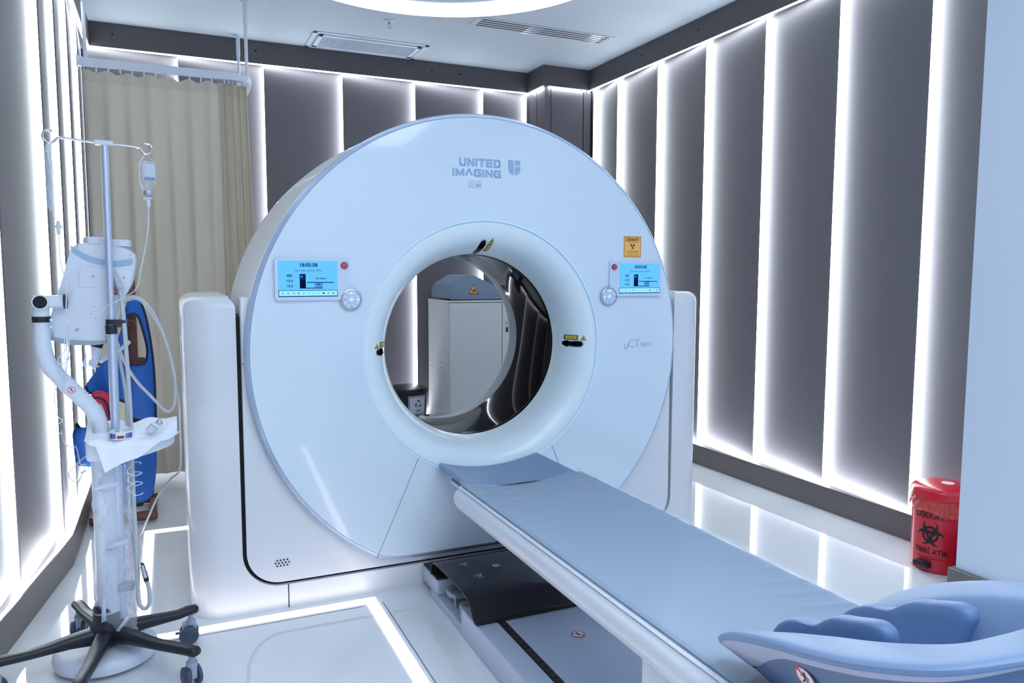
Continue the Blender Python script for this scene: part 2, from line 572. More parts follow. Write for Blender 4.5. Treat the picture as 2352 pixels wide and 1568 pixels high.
# unseen blue-white panels added over the near half to light the scanner front
for i, (x, y) in enumerate([(.3, .35), (1.7, .35), (.3, -1.45), (1.7, -1.45)]):
    t = thing('added_ceiling_fill', ['added blue white fill panel above the viewer on the left', 'added blue white fill panel above the couch end',
              'added blue white fill panel behind the viewer on the left', 'added blue white fill panel behind the viewer on the right'][i], 'ceiling light', (x, y, CZ), 'fill panels added over the near half of the room')
    g = G(); g.box((x - .59, y - .75, CZ - .014), (x + .59, y + .75, CZ - .002)); g.build('diffuser', 'ceilfill', t)
    g = G()
    for a, b in (((x - .62, y - .78), (x - .59, y + .78)), ((x + .59, y - .78), (x + .62, y + .78)), ((x - .59, y - .78), (x + .59, y - .75)), ((x - .59, y + .75), (x + .59, y + .78))):
        g.box((*a, CZ - .02), (*b, CZ - .0005))
    g.build('frame', 'rail', t)

t = thing('ceiling_vent', 'rectangular white framed ceiling vent with perforated grille beside the back frieze', 'vent', (1.49, 6.11, CZ))
g = G()
x0, x1, y0, y1 = 1.045, 1.94, 5.895, 6.325
for w, zz in ((.0, .006), (.05, .012)):
    b = .034
    g.box((x0 + w, y0 + w, CZ - zz), (x1 - w, y0 + w + b, CZ - .0005), bev=.002, seg=1); g.box((x0 + w, y1 - w - b, CZ - zz), (x1 - w, y1 - w, CZ - .0005), bev=.002, seg=1)
    g.box((x0 + w, y0 + w, CZ - zz), (x0 + w + b, y1 - w, CZ - .0005), bev=.002, seg=1); g.box((x1 - w - b, y0 + w, CZ - zz), (x1 - w, y1 - w, CZ - .0005), bev=.002, seg=1)
g.build('frame', 'rail', t)
g = G(); g.box((x0 + .084, y0 + .084, CZ - .004), (x1 - .084, y1 - .084, CZ - .0007))
n = 46
for i in range(n):
    x = x0 + .09 + (x1 - x0 - .18) * i / (n - 1)
    g.box((x - .0035, y0 + .086, CZ - .008), (x + .0035, y1 - .086, CZ - .0035))
for j in range(16):
    y = y0 + .09 + (y1 - y0 - .18) * j / 15
    g.box((x0 + .086, y - .003, CZ - .0075), (x1 - .086, y + .003, CZ - .0035))
g.build('grille', 'grille', t)

t = thing('linear_ceiling_diffuser', 'long narrow four slot air diffuser in the ceiling near the right wall', 'vent', (2.6, 5.2, CZ))
g = G(); g.box((2.03, 5.105, CZ - .004), (3.15, 5.29, CZ - .0005), bev=.001, seg=1); g.build('frame', 'ceil', t)
g = G()
for k in range(4):
    y = 5.13 + k * .042
    g.box((2.08 + .0 * k, y, CZ - .0055), (3.11, y + .016, CZ - .0035))
g.each('slot', 'ventdark', t)
g = G()
for k in range(5):
    y = 5.119 + k * .042
    for x in (2.45, 2.95):
        g.box((x, y, CZ - .0065), (x + .11, y + .012, CZ - .004))
g.each('deflector', 'silver', t)

t = thing('sprinkler', 'small metal fire sprinkler hanging from the ceiling beside the round light', 'sprinkler', (1.493, 5.445, CZ))
mx = Matrix.Translation((1.493, 5.445, 0))
g = G(); g.lathe([(.0, CZ - .001), (.036, CZ - .001), (.034, CZ - .006), (.012, CZ - .01), (0, CZ - .01)], mx, 24); g.build('rosette', 'rail', t)
g = G(); g.cyl((1.493, 5.445, CZ - .005), (1.493, 5.445, CZ - .025), .007); g.tube([(1.483, 5.445, CZ - .02), (1.481, 5.445, CZ - .035), (1.493, 5.445, CZ - .048)], .002, n=6); g.tube([(1.503, 5.445, CZ - .02), (1.505, 5.445, CZ - .035), (1.493, 5.445, CZ - .048)], .002, n=6)
g.lathe([(0, CZ - .047), (.014, CZ - .048), (.014, CZ - .05), (0, CZ - .051)], mx, 16); g.build('head', 'pipe', t)

# little dark screw heads on the friezes
g = G()
for x in (-.3, .68, 2.1, 2.35): g.cyl((x, YB - .0015, 3.07), (x, YB + .002, 3.07), .008, n=10)
for y in (5.2, 4.5): g.cyl((XR - .0015, y, 3.07), (XR + .002, y, 3.07), .008, n=10)
o = g.each('frieze_screw', 'gap', wb)

# ---- floor light strips: a rectangle outline let into the floor, split by the gantry
def floor_strip(label, boxes):
    g = G()
    for a, b in boxes: g.box((*a, .0003), (*b, .0032))
    tag(g.build('floor_light_strip', 'ledfloor'), label, 'floor light', 'light strips set in the floor')
w = .022
floor_strip('glowing angled light strip set in the floor in front of the scanner', [((-.135 + w, 3.078 - w), (.735 + w, 3.078 + w)), ((.735 - w, .4), (.735 + w, 3.078 - w))])
floor_strip('glowing light strip set in the floor between the injector stand and scanner side', [((-.135 - w, 3.078 - w), (-.135 + w, 4.386 + w)), ((-.135 + w, 4.386 - w), (.2, 4.386 + w))])
# thin joints in the epoxy beside the strips
g = G()
for a, b in (((.735 + .04, .4), (.735 + .044, 3.04)), ((-.135 + .05, 3.03), (.69, 3.034))): g.box((*a, .0001), (*b, .0008))
g.build('floor_joint', 'seam', floor_o)

# ================================================================== GANTRY
CX, IZ = 1.272, 1.045
YF = 3.10
gan = thing('ct_scanner', 'large white ring shaped CT scanner with round blue tinted front and dark bore', 'CT scanner', (CX, 3.5, 0))
YC = 3.15          # front of the outer housing
X0, X1 = .043, 2.501

def pillar(sgn):
    """upright housing at one side; footprint outline with two rounded outer corners, soft top"""
    xi = .236 if sgn < 0 else 2.308
    xo = X0 if sgn < 0 else X1
    def foot(ins):
        R = .115 - ins
        pts = []
        a, b = YC + ins, 3.93 - ins
        xo_, xi_ = xo - sgn * ins, xi + sgn * min(ins, .022)
        pts.append((xi_, a))
        for k in range(9):
            an = pi / 2 * k / 8
            pts.append((xo_ - sgn * (R - R * sin(an)), a + R - R * cos(an)))
        for k in range(9):
            an = pi / 2 * k / 8
            pts.append((xo_ - sgn * (R - R * cos(an)), b - R + R * sin(an)))
        pts.append((xi_, b))
        return pts
    g = G()
    top, r = 1.283, .05
    rings = [(0, 0.0)] + [(0, top - r)] + [(r * (1 - cos(a)), top - r + r * sin(a)) for a in [pi / 2 * k / 8 for k in range(1, 9)]]
    rings[0] = (0, .0)
    v, f = [], []
    k = len(foot(0))
    for ins, z in rings: v += [(p[0], p[1], z) for p in foot(ins)]
    for i in range(len(rings) - 1):
        for j in range(k):
            q = (j + 1) % k
            f.append((i * k + j, i * k + q, (i + 1) * k + q, (i + 1) * k + j))
    f.append(tuple((len(rings) - 1) * k + j for j in range(k)))
    g.raw(v, f)
    # concave fillet joining the pillar to the plinth
    cx = xi - sgn * .15; cz = .098 + .15
    pts = [(xi, .098)]
    for q in range(11):
        an = (pi + pi / 2 * q / 10) if sgn < 0 else (-pi / 2 * q / 10)
        pts.append((cx + .15 * cos(an), cz + .15 * sin(an)))
    g.prism(pts, face_xz(YC), -.5, 0)
    return g.build('side_housing', 'gbody', gan)
pl, prr = pillar(-1), pillar(1)
# recessed panels on the outer side of the left housing
for z0, z1 in ((1.12, 1.2), (.93, 1.1)):
    g = G(); g.box((X0 - .003, 3.36, z0), (X0 + .002, 3.6, z1), bev=.002, seg=1); g.build('side_button_plate', 'gbez', pl)

g = G(); g.box((.236, YC, 0), (2.308, 3.9, .098)); plinth = g.build('plinth', 'gbody', gan)
g = G(); g.box((.4085, YC - .0012, .0), (.4125, YC + .002, .098)); g.box((2.132, YC - .0012, .0), (2.136, YC + .002, .098)); g.each('seam', 'gap', plinth)
def arch_cut(outer_pts, R):
    # outline open at the top: outer_pts run down the left side, along the foot and up the right side
    arc = [(CX + R * cos(a), IZ + R * sin(a)) for a in [-(pi) * k / 40 for k in range(0, 41)]]
    zt_ = outer_pts[0][1]
    return outer_pts + [(CX + R, zt_)] + arc + [(CX - R, zt_)]
g = G(); g.prism(arch_cut([(.238, 1.2), (.238, .09), (2.306, .09), (2.306, 1.2)], .62), face_xz(YC), -.6, -.02); g.build('inner_recess', 'gap', gan)

# lower front cover inside the black gap
rq = rrect(.252, .112, 2.292, 1.279, (.135, .135, .04, .04), 10)
pts = arch_cut([(.252, 1.279)] + rq[:22] + [(2.292, 1.279)], .66)
g = G(); g.prism(pts, face_xz(YC), -.06, 0, bev=.005); fc = g.build('front_cover', 'gbody', gan)
g = G(); g.box((.252, YC - .0008, 1.016), (.3, YC + .002, 1.019)); g.build('seam', 'seam', fc)
g = G()
for row, n_ in ((0, 4), (1, 5), (2, 4)):
    for k in range(n_):
        x = .388 + (k - (n_ - 1) / 2) * .0135; z = .193 + (1 - row) * .0115
        g.cyl((x, YC - .0012, z), (x, YC + .002, z), .0034, n=12)
        ringpts(g, x, z, .0034, .0046, face_xz(YC), .0008, 1, 12)
g.build('speaker_hole', ['gap', 'silver'], fc)
# right-hand joint visible under the drum
# drum behind the face
mY = lambda cx, cz: Matrix.Translation((cx, 0, cz)) @ Matrix.Rotation(-pi / 2, 4, 'X')   # local z -> +Y
mxg = mY(CX, IZ)
g = G()
prof = [(.97, 3.125), (1.0, 3.13), (1.004, 3.16), (1.012, 3.3), (1.022, 3.5), (1.028, 3.7), (1.026, 3.85), (1.01, 3.92), (.97, 3.965), (.9, 3.985), (.6, 3.99)]
nn = 160
v, f = [], []
for r, y in prof:
    for i in range(nn):
        a = 2 * pi * i / nn
        v.append((CX + r * cos(a), y, max(IZ + r * sin(a), .14)))
for k in range(len(prof) - 1):
    for i in range(nn):
        j = (i + 1) % nn
        f.append((k * nn + i, k * nn + j, (k + 1) * nn + j, (k + 1) * nn + i))
g.raw(v, f)
g.build('drum_shell', 'gbody', gan)

# front face plate: circle cut flat at the foot, with the round opening
RF, RI, ZB = 1.0105, .557, .147
def outline(R, zb, n=200, rc=.03):
    ac = math.asin((zb - IZ) / R)
    pts = []
    for i in range(n + 1):
        a = ac + (pi - 2 * ac) * i / n
        pts.append((CX + R * cos(a), IZ + R * sin(a)))
    xl, xr = pts[-1][0], pts[0][0]
    m_ = 24
    for i in range(1, m_):
        pts.append((xl + (xr - xl) * i / m_, zb))
    # round the two corners by local averaging
    for _ in range(3):
        q = list(pts)
        for c in (n, 0):
            for d in range(-1, 2):
                k = (c + d) % len(pts)
                a_, b_ = pts[(k - 1) % len(pts)], pts[(k + 1) % len(pts)]
                q[k] = ((pts[k][0] + (a_[0] + b_[0]) / 2) / 2, (pts[k][1] + (a_[1] + b_[1]) / 2) / 2)
        pts = q
    return pts
def dome(x, z):
    r = sqrt((x - CX) ** 2 + (z - IZ) ** 2)
    return YF - .010 * (1 - ((r - .557) / (RF - .557)) ** 2) if r < RF else YF
def loft(rings, m_=0, close=True, g=None):
    g = g or G()
    k = len(rings[0]); v = [p for r in rings for p in r]; f = []
    for i in range(len(rings) - 1):
        for j in range(k if close else k - 1):
            q = (j + 1) % k
            f.append((i * k + j, i * k + q, (i + 1) * k + q, (i + 1) * k + j))
    return g.raw(v, f, m_)
ol = outline(RF - .0188, ZB + .017)
rings = []
NR = 14
for k in range(NR + 1):
    q = k / NR
    r_ = []
    for (x, z) in ol:
        d = sqrt((x - CX) ** 2 + (z - IZ) ** 2)
        ix, iz = CX + (x - CX) / d * (RI + .001), IZ + (z - IZ) / d * (RI + .001)
        X_, Z_ = ix + (x - ix) * q, iz + (z - iz) * q
        r_.append((X_, dome(X_, Z_), Z_))
    rings.append(r_)
rings.append([(x, YF + .03, z) for x, z in ol])
faceo = loft(rings).build('front_panel', 'gface', gan, fix=False)
bmf = bmesh.new(); bmf.from_mesh(faceo.data); bmesh.ops.recalc_face_normals(bmf, faces=list(bmf.faces)); 
if sum(f_.normal.y * f_.calc_area() for f_ in bmf.faces) > 0: bmesh.ops.reverse_faces(bmf, faces=list(bmf.faces))
bmf.to_mesh(faceo.data); bmf.free()
# bezel round the plate
o0, o1, o2 = outline(RF - .0205, ZB + .0185), outline(RF - .012, ZB + .012), outline(RF, ZB)
rings = [[(x, YF + .006, z) for x, z in o0], [(x, YF - .001, z) for x, z in outline(RF - .017, ZB + .0155)], [(x, YF + .002, z) for x, z in o1], [(x, YF + .016, z) for x, z in o2], [(x, YF + .045, z) for x, z in o2], [(x, YF + .05, z) for x, z in o0]]
loft(rings).build('bezel', 'gbez', gan, 50)
# panel joints (from the ring down to the foot)
def strip(g, a, b, w_, fn, h, m_=0, n=10):
    a, b = Vector(a), Vector(b); d = (b - a).normalized(); p = Vector((-d.y, d.x)) * w_ / 2
    v, f = [], []
    for i in range(n + 1):
        c = a.lerp(b, i / n)
        for s_ in (-1, 1):
            q = c + p * s_; v.append(Vector(fn(q.x, q.y, h)))
    for i in range(n): f.append((2 * i, 2 * i + 1, 2 * i + 3, 2 * i + 2))
    g.raw(v, f, m_)
on_face = lambda u, v, h: (u, dome(u, v) - h, v)
g = G()
strip(g, (.954, .590), (.768, .168), .0028, on_face, .0006)
strip(g, (1.59, .590), (1.776, .168), .0028, on_face, .0006)
g.each('panel_joint', 'seam', faceo)
# cyan glass rim + funnel
g = G(); g.lathe([(.562, YF - .001), (.560, YF - .0135), (.555, YF - .0135), (.553, YF - .006), (.551, YF + .01)], mxg, 160); g.build('rim', 'glass_edge', gan)
FUN = [(.553, 3.098), (.548, 3.0935), (.535, 3.093), (.515, 3.098), (.495, 3.108), (.475, 3.124), (.458, 3.145), (.444, 3.17), (.432, 3.20), (.424, 3.23), (.418, 3.26), (.4155, 3.275)]
g = G(); g.lathe(FUN, mxg, 160); fun = g.build('funnel', 'gfun', gan)
g = G(); g.lathe([(.4155, 3.275), (.413, 3.28), (.412, 3.30), (.412, 3.68), (.416, 3.69), (.418, 3.70)], mxg, 160); bore = g.build('bore_liner', 'gbore', gan)
g = G(); g.lathe([(.418, 3.70), (.4175, 3.705), (.417, 3.74), (.425, 3.80), (.45, 3.87), (.5, 3.94), (.6, 3.99)], mxg, 128); g.build('rear_funnel', 'ggrey', gan)
def fun_y(r):
    for (r0, y0), (r1, y1) in zip(FUN, FUN[1:]):
        if r1 <= r <= r0: return y0 + (y1 - y0) * (r0 - r) / (r0 - r1)
    return FUN[0][1] if r > .55 else FUN[-1][1]
# laser windows and their yellow labels on the funnel
def on_fun(u, v, h):
    x, z = u - CX, v - IZ
    r = sqrt(x * x + z * z)
    m_ = max(0, (fun_y(r - .002) - fun_y(r + .002)) / .004)
    q = sqrt(1 + m_ * m_); hh_ = h + .0006
    r2 = r - hh_ * m_ / q
    return (CX + x * r2 / r, fun_y(r) - hh_ / q, IZ + z * r2 / r)
def dense(pts, n=4):
    out = []
    for i in range(len(pts)):
        a, b = pts[i], pts[(i + 1) % len(pts)]
        for k in range(n): out.append((a[0] + (b[0] - a[0]) * k / n, a[1] + (b[1] - a[1]) * k / n))
    return out
def stadium(cx, cy, L_, w_, ang, n=10):
    pts = []
    for s_, a0 in ((1, -pi / 2), (-1, pi / 2)):
        for k in range(n + 1):
            a = a0 + pi * k / n
            pts.append((s_ * (L_ / 2 - w_ / 2) + w_ / 2 * cos(a), w_ / 2 * sin(a)))
    c, s_ = cos(ang), sin(ang)
    return [(cx + x * c - y * s_, cy + x * s_ + y * c) for x, y in pts]
def tri(cx, cy, a):
    return [(cx - a / 2, cy - a * .43), (cx + a / 2, cy - a * .43), (cx, cy + a * .5)]
def laser(ang, name='laser_window'):
    """ang: direction from the bore centre"""
    dx, dz = cos(ang), sin(ang)
    r0, r1 = (.434, .490) if abs(dz) < .5 else (.419, .474)
    rc = (r0 + r1) / 2
    cx, cz = CX + dx * rc, IZ + dz * rc
    L_ = r1 - r0
    def pill(gg, L2, W2, h_):
        nu, nw = 26, 8
        v, f = [], []
        for i in range(nu + 1):
            q = -L2 / 2 + L2 * i / nu
            e = max(0, abs(q) - (L2 / 2 - W2 / 2))
            hw = sqrt(max(0, (W2 / 2) ** 2 - e * e)) + 1e-5
            for k in range(nw + 1):
                p_ = -hw + 2 * hw * k / nw
                v.append(on_fun(cx + dx * q - dz * p_, cz + dz * q + dx * p_, h_))
        for i in range(nu):
            for k in range(nw):
                a = i * (nw + 1) + k; f.append((a, a + 1, a + nw + 2, a + nw + 1))
        gg.raw(v, f)
    g = G(); pill(g, L_ + .008, .030, .001)
    w_ = g.build(name, 'chrome', fun)
    g = G(); pill(g, L_, .022, .0022); g.build('lens', 'gbore', w_)
    g = G()
    if abs(dz) > .5: lx, lz, tx, tz, lw, lh = cx + .034, cz - .002, cx + .037, cz + .027, .02, .03
    elif dx > 0: lx, lz, tx, tz, lw, lh = cx - .008, cz + .030, cx + .032, cz + .028, .038, .022
    else: lx, lz, tx, tz, lw, lh = cx + .008, cz + .030, cx - .026, cz + .026, .038, .022
    g.flat(dense(rrect(lx - lw / 2, lz - lh / 2, lx + lw / 2, lz + lh / 2, .001, 1)), on_fun, .0008, 1, cut=.006)
    g.flat(dense(rrect(lx - lw / 2 + .003, lz - lh / 2 + .003, lx + lw / 2 - .003, lz + lh / 2 - .003, .001, 1)), on_fun, .0014, 0, cut=.006)
    for k in range(3):
        wq = lw * (.3 if k != 1 else .24)
        g.flat(dense([(lx - wq, lz - .005 + k * .004), (lx + wq, lz - .005 + k * .004), (lx + wq, lz - .0036 + k * .004), (lx - wq, lz - .0036 + k * .004)]), on_fun, .002, 2, cut=.006)
    g.flat(dense(tri(tx, tz, .023)), on_fun, .0008, 1, cut=.006); g.flat(dense(tri(tx, tz, .017)), on_fun, .0014, 0, cut=.006)
    g.flat(circ(tx, tz - .001, .0026, 10), on_fun, .002, 1)
    g.build('warning_label', ['yellow', 'black', 'seam'], fun)
laser(0); laser(pi); laser(pi / 2)

# ---- branding on the face
g = G()
def stroke_word(g, word, u, v, hgt, w_, gap, th, fn, h, m_=0):
    SH = {'U': [[(0, 1), (0, .18), (.16, 0), (.84, 0), (1, .18), (1, 1)]], 'N': [[(0, 0), (0, 1), (1, 0), (1, 1)]], 'I': [[(0, 0), (0, 1)]],
          'T': [[(-.08, 1), (1.08, 1)], [(.5, 1), (.5, 0)]], 'E': [[(1, 1), (0, 1), (0, 0), (1, 0)], [(0, .5), (.92, .5)]],
          'D': [[(0, 0), (0, 1), (.82, 1), (1, .84), (1, .16), (.82, 0), (0, 0)]], 'M': [[(0, 0), (0, 1), (.5, .12), (1, 1), (1, 0)]],
          'A': [[(-.08, 0), (.46, 1), (.54, 1), (1.08, 0)]], 'G': [[(1, 1), (.16, 1), (0, .84), (0, .16), (.16, 0), (1, 0), (1, .5), (.6, .5)]]}
    x = u
    for ch in word:
        cw = 0 if ch == 'I' else (w_ * 1.22 if ch == 'M' else w_)
        for line in SH[ch]:
            P_ = [Vector((x + th / 2 + a * cw, v + th / 2 + b * (hgt - th))) for a, b in line]
            for a, b in zip(P_, P_[1:]): strip(g, a, b, th, fn, h, m_, 2)
            for p in P_[1:-1]: g.flat(circ(p.x, p.y, th / 2, 10), fn, h, m_)
            for p, q in ((P_[0], P_[1]), (P_[-1], P_[-2])):
                d_ = (p - q).normalized() * th / 2 * (1 if ch in 'DG' else (1 if ch == 'T' and line[0][1] == 1 and line[-1][1] == 1 else .98))
                if ch in 'UNITEMGD': strip(g, p, p + d_, th, fn, h, m_, 1)
        x += cw + th + gap
    return x - gap
stroke_word(g, 'UNITED', 1.1445, 1.8275, .0365, .0222, .0042, .0098, on_face, .0006)
stroke_word(g, 'IMAGING', 1.113, 1.7845, .0345, .0252, .0042, .0096, on_face, .0006)
g.build('maker_lettering', 'logo', faceo)
g = G()
g.flat([(1.371, 1.866), (1.398, 1.866), (1.398, 1.802)] + [(1.398 - .027 * sin(a), 1.829 - .027 * cos(a)) for a in [pi / 2 * k / 8 for k in range(9)]], on_face, .0006)
g.flat([(1.403, 1.866), (1.430, 1.866), (1.430, 1.844), (1.403, 1.844)], on_face, .0006)
g.flat([(1.403, 1.839), (1.430, 1.839)] + [(1.403 + .027 * cos(a), 1.829 - .027 * sin(a)) for a in [pi / 2 * k / 8 for k in range(9)]], on_face, .0006)
g.build('maker_mark', 'logo', faceo)
g = G()
g.prism(rrect(1.187, 1.738, 1.245, 1.769, .003), on_face, .0004, .0022, 0)
g.text('EPT65', .0085, 1.231, 1.749, on_face, .0027, 1)
g.build('asset_tag', ['labelw', 'black'], faceo)
g = G()
g.text('u', .058, 1.989, 1.031, on_face, .0006, 0)
g.text('CT', .056, 2.033, 1.038, on_face, .0006, 0, sx=.95)
g.text('960+', .034, 2.106, 1.031, on_face, .0006, 0, sx=1.0, bold=.0003)
g.build('model_lettering', 'logo', faceo)

# ---- control panels
def control(x0, mir):
    """x0: outer left of the plate for the left panel; mir mirrors the plate for the right one"""
    W, Hh = .292, .165
    zt = 1.4325
    ZX = (lambda u: x0 + u) if not mir else (lambda u: x0 + W - u)
    pf = lambda u, v, h: (u, YF - .012 - h, v)
    plate = rrect(ZX(0) if not mir else ZX(W), zt - Hh, ZX(W) if not mir else ZX(0), zt, .012)
    g = G(); g.prism(plate, pf, -.006, .010, 0, bev=.002)
    pnl = g.build('control_panel', 'scrframe', faceo)
    cx, cz = ZX(W + .0035), zt - Hh + .0005
    g = G()
    mm = Matrix.Translation((cx, YF - .012, cz)) @ Matrix.Rotation(pi / 2, 4, 'X')
    g.lathe([(.044, -.006), (.044, .008), (.042, .013), (.038, .0145), (.0365, .0125), (.0, .0125)], mm, 40)
    g.build('keypad_disc', 'silver', pnl)
    g = G()
    kf = lambda u, v, h: (cx + u, YF - .0245 - h, cz + v)
    for q in range(4):
        pts = []
        a0 = pi / 4 + q * pi / 2 + .05
        for k in range(9): a = a0 + (pi / 2 - .1) * k / 8; pts.append((.035 * cos(a), .035 * sin(a)))
        for k in range(8, -1, -1): a = a0 + (pi / 2 - .1) * k / 8; pts.append((.0185 * cos(a), .0185 * sin(a)))
        g.prism(pts, kf, -.002, .0016)
    g.prism(circ(0, 0, .0165, 24), kf, -.002, .0018, bev=.0005)
    g.each('key', 'scrframe', pnl)
    g = G()
    s_ = -1 if mir else 1
    for m_, (u, v) in (((1 if not mir else 1), (0, .026)), (0, (0, -.027)), (1, (s_ * .026, 0)), (0, (-s_ * .026, 0))):
        g.flat([(u - .005, v - .002), (u + .005, v - .002), (u + .002, v + .001), (u, v + .004), (u - .002, v + .001)], kf, .0022, m_)
    g.flat(rrect(-.006, 0, .006, .0025, .001, 2), kf, .0024, 1); g.flat([(-.003, -.002), (.003, -.002), (0, -.005)], kf, .0024, 1)
    g.each('key_symbol', ['seam', 'lit'], pnl)
    # emergency button
    ex, ez = ZX(.2695), zt - .028
    mm = Matrix.Translation((ex, YF - .02, ez)) @ Matrix.Rotation(pi / 2, 4, 'X')
    g = G(); g.lathe([(.0145, 0), (.0145, .005), (.013, .0085), (.009, .0085), (0, .0105)], mm, 28)
    bt = g.build('stop_button', 'red', pnl)
    bf = lambda u, v, h: (ex + u, YF - .0295 - h, ez + v)
    g = G(); ringpts(g, 0, 0, .008, .0092, bf, .0012, 0, 20); g.text('T', .011, 0, 0, bf, .002); g.build('button_mark', 'silver', bt)
    # screen
    sx0 = x0 + (.0125 if not mir else W - .0125 - .229); sx1 = sx0 + .229; sz0, sz1 = zt - .151, zt - .0105
    sw, sh = sx1 - sx0, sz1 - sz0
    sf = lambda u, v, h: (sx0 + u * sw, YF - .022 - h, sz1 - v * sh)
    g = G()
    g.box((sx0, YF - .0228, sz0), (sx1, YF - .0215, sz1), 0)
    R_ = lambda a, b, c, d, m_, h: g.flat([(a, b), (c, b), (c, d), (a, d)], sf, h, m_)
    def T(s_, size, u, v, m_, bold=0, sxx=1):
        fn = lambda a, b, h: (sx0 + u * sw + a, YF - .022 - h, sz1 - v * sh + b)
        g.text(s_, size, 0, 0, fn, .0016, m_, bold=bold, sx=sxx)
    R_(0, .815, 1, 1, 3, .001); R_(.01, .83, .99, .975, 1, .0013)
    T('18:05:58', .0195, .505, .12, 5, .0005, 1.06); T('Saturday, June 6, 2026', .0118, .5, .265, 4)
    T('480', .0145, .187, .415, 5, .0002); T('+0.0', .0145, .187, .56, 5, .0002); T('+0.0', .0145, .187, .705, 5, .0002)
    R_(.355, .365, .458, .53, 3, .0012); R_(.355, .53, .458, .77, 5, .0012); R_(.355, .75, .745, .77, 5, .0014)
    R_(.478, .59, .935, .613, 3, .0012)
    g.flat([(.6, .613), (.745, .613), (.74, .75), (.61, .75)], sf, .0011, 2)
    g.flat([(.645, .67), (.70, .67), (.685, .645), (.66, .645)], sf, .0013, 5)
    T('No Patient', .0095, .715, .49, 3, .0002)
    R_(.13, .475, .24, .48, 2, .0011); R_(.13, .62, .24, .625, 2, .0011)
    g.flat([(.39 + .018 * cos(a), .44 + .03 * sin(a)) for a in [2 * pi * k / 10 for k in range(10)]], sf, .0014, 2)
    for k, ch in enumerate('AB'): T(ch, .012, .075 + .085 * k, .905, 5)
    T('0', .0105, .25, .905, 4); R_(.215, .9, .225, .91, 4, .0016); R_(.275, .9, .285, .91, 4, .0016)
    for k in range(8):
        u = .335 + k * .084
        mm_ = 5 if k in (0, 5, 7) else (3 if k == 6 else 2)
        if k in (0, 1): ringpts(g, u, .905, .0, .0001, sf, .0015, mm_, 4); g.flat([(u - .014, .905), (u, .87), (u + .014, .905), (u, .94)], sf, .0016, mm_); g.flat([(u - .006, .905), (u, .89), (u + .006, .905), (u, .92)], sf, .0019, 1)
        elif k in (2, 3, 4): R_(u - .012, .885, u + .008, .893, 2, .0016); R_(u - .012, .903, u + .016, .912, 2, .0016); R_(u - .008, .922, u + .004, .93, 2, .0016)
        elif k == 6: g.flat([(u - .014, .895), (u - .006, .895), (u + .002, .88), (u + .002, .93), (u - .006, .915), (u - .014, .915)], sf, .0016, 5); R_(u + .01, .89, u + .013, .92, 5, .0016)
        else:
            g.flat([(u + .015 * cos(a), .905 + .025 * sin(a)) for a in [2 * pi * q / 16 for q in range(16)]], sf, .0016, 5)
            if k == 7: g.flat([(u + .005 * cos(a), .905 + .009 * sin(a)) for a in [2 * pi * q / 10 for q in range(10)]], sf, .0019, 1)
    g.build('display', ['scr', 'scrbar', 'scrmid', 'scrnavy', 'scrink', 'scrdark'], pnl)
    return pnl
control(.378, False)
control(1.8865, True)

# radiation warning sign over the right panel
g = G()
sf = lambda u, v, h: (2.0165 + u, dome(2.0165, 1.5) - .0022 - h, 1.5005 + v)
g.prism(rrect(-.0485, -.05, .0485, .05, .001, 1), sf, -.003, .0015, 0)
for a in (((-.0455, -.047), (.0455, -.0455)), ((-.0455, .0455), (.0455, .047)), ((-.0455, -.047), (-.044, .047)), ((.044, -.047), (.0455, .047))):
    g.flat([a[0], (a[1][0], a[0][1]), a[1], (a[0][0], a[1][1])], sf, .0018, 1)
g.text('DİKKAT!', .0195, 0, .033, sf, .002, 1, sx=.92, bold=.0006)
g.text('X IŞINI TEHLİKESİ', .0058, 0, .0195, sf, .002, 1)
g.flat(circ(0, .003, .0022, 12), sf, .002, 1)
for k in range(3):
    a0 = pi / 2 - pi / 6 + k * 2 * pi / 3 + pi / 3 * (1)
    ringpts(g, 0, .003, .0035, .0125, sf, .002, 1, 8, a0 + pi / 3 * 0 - pi / 3 * 0, a0 + pi / 3)
g.text('IŞINLAMA SIRASINDA', .0068, 0, -.0205, sf, .002, 1, sx=.95)
g.text('RADYASYON YAYAR', .0068, 0, -.0295, sf, .002, 1, sx=.95)
g.text('İZİNSİZ GİRİLMEZ UYARI LEVHASI', .0042, 0, -.0395, sf, .002, 1)
tag(g.build('radiation_sign', ['orange', 'black']), 'small orange radiation warning sign stuck on the scanner face above the right display', 'sign')
# ================================================================== PATIENT COUCH
cou = thing('patient_couch', 'long pale blue padded scanner couch leading from the front right up to the bore', 'examination couch', (CX, 1.5, 0))
BX0, BX1 = .976, 1.568
YE = 2.74          # end of the table top towards the scanner
def flatz(z0): return lambda u, v, h: (u, v, z0 + h)
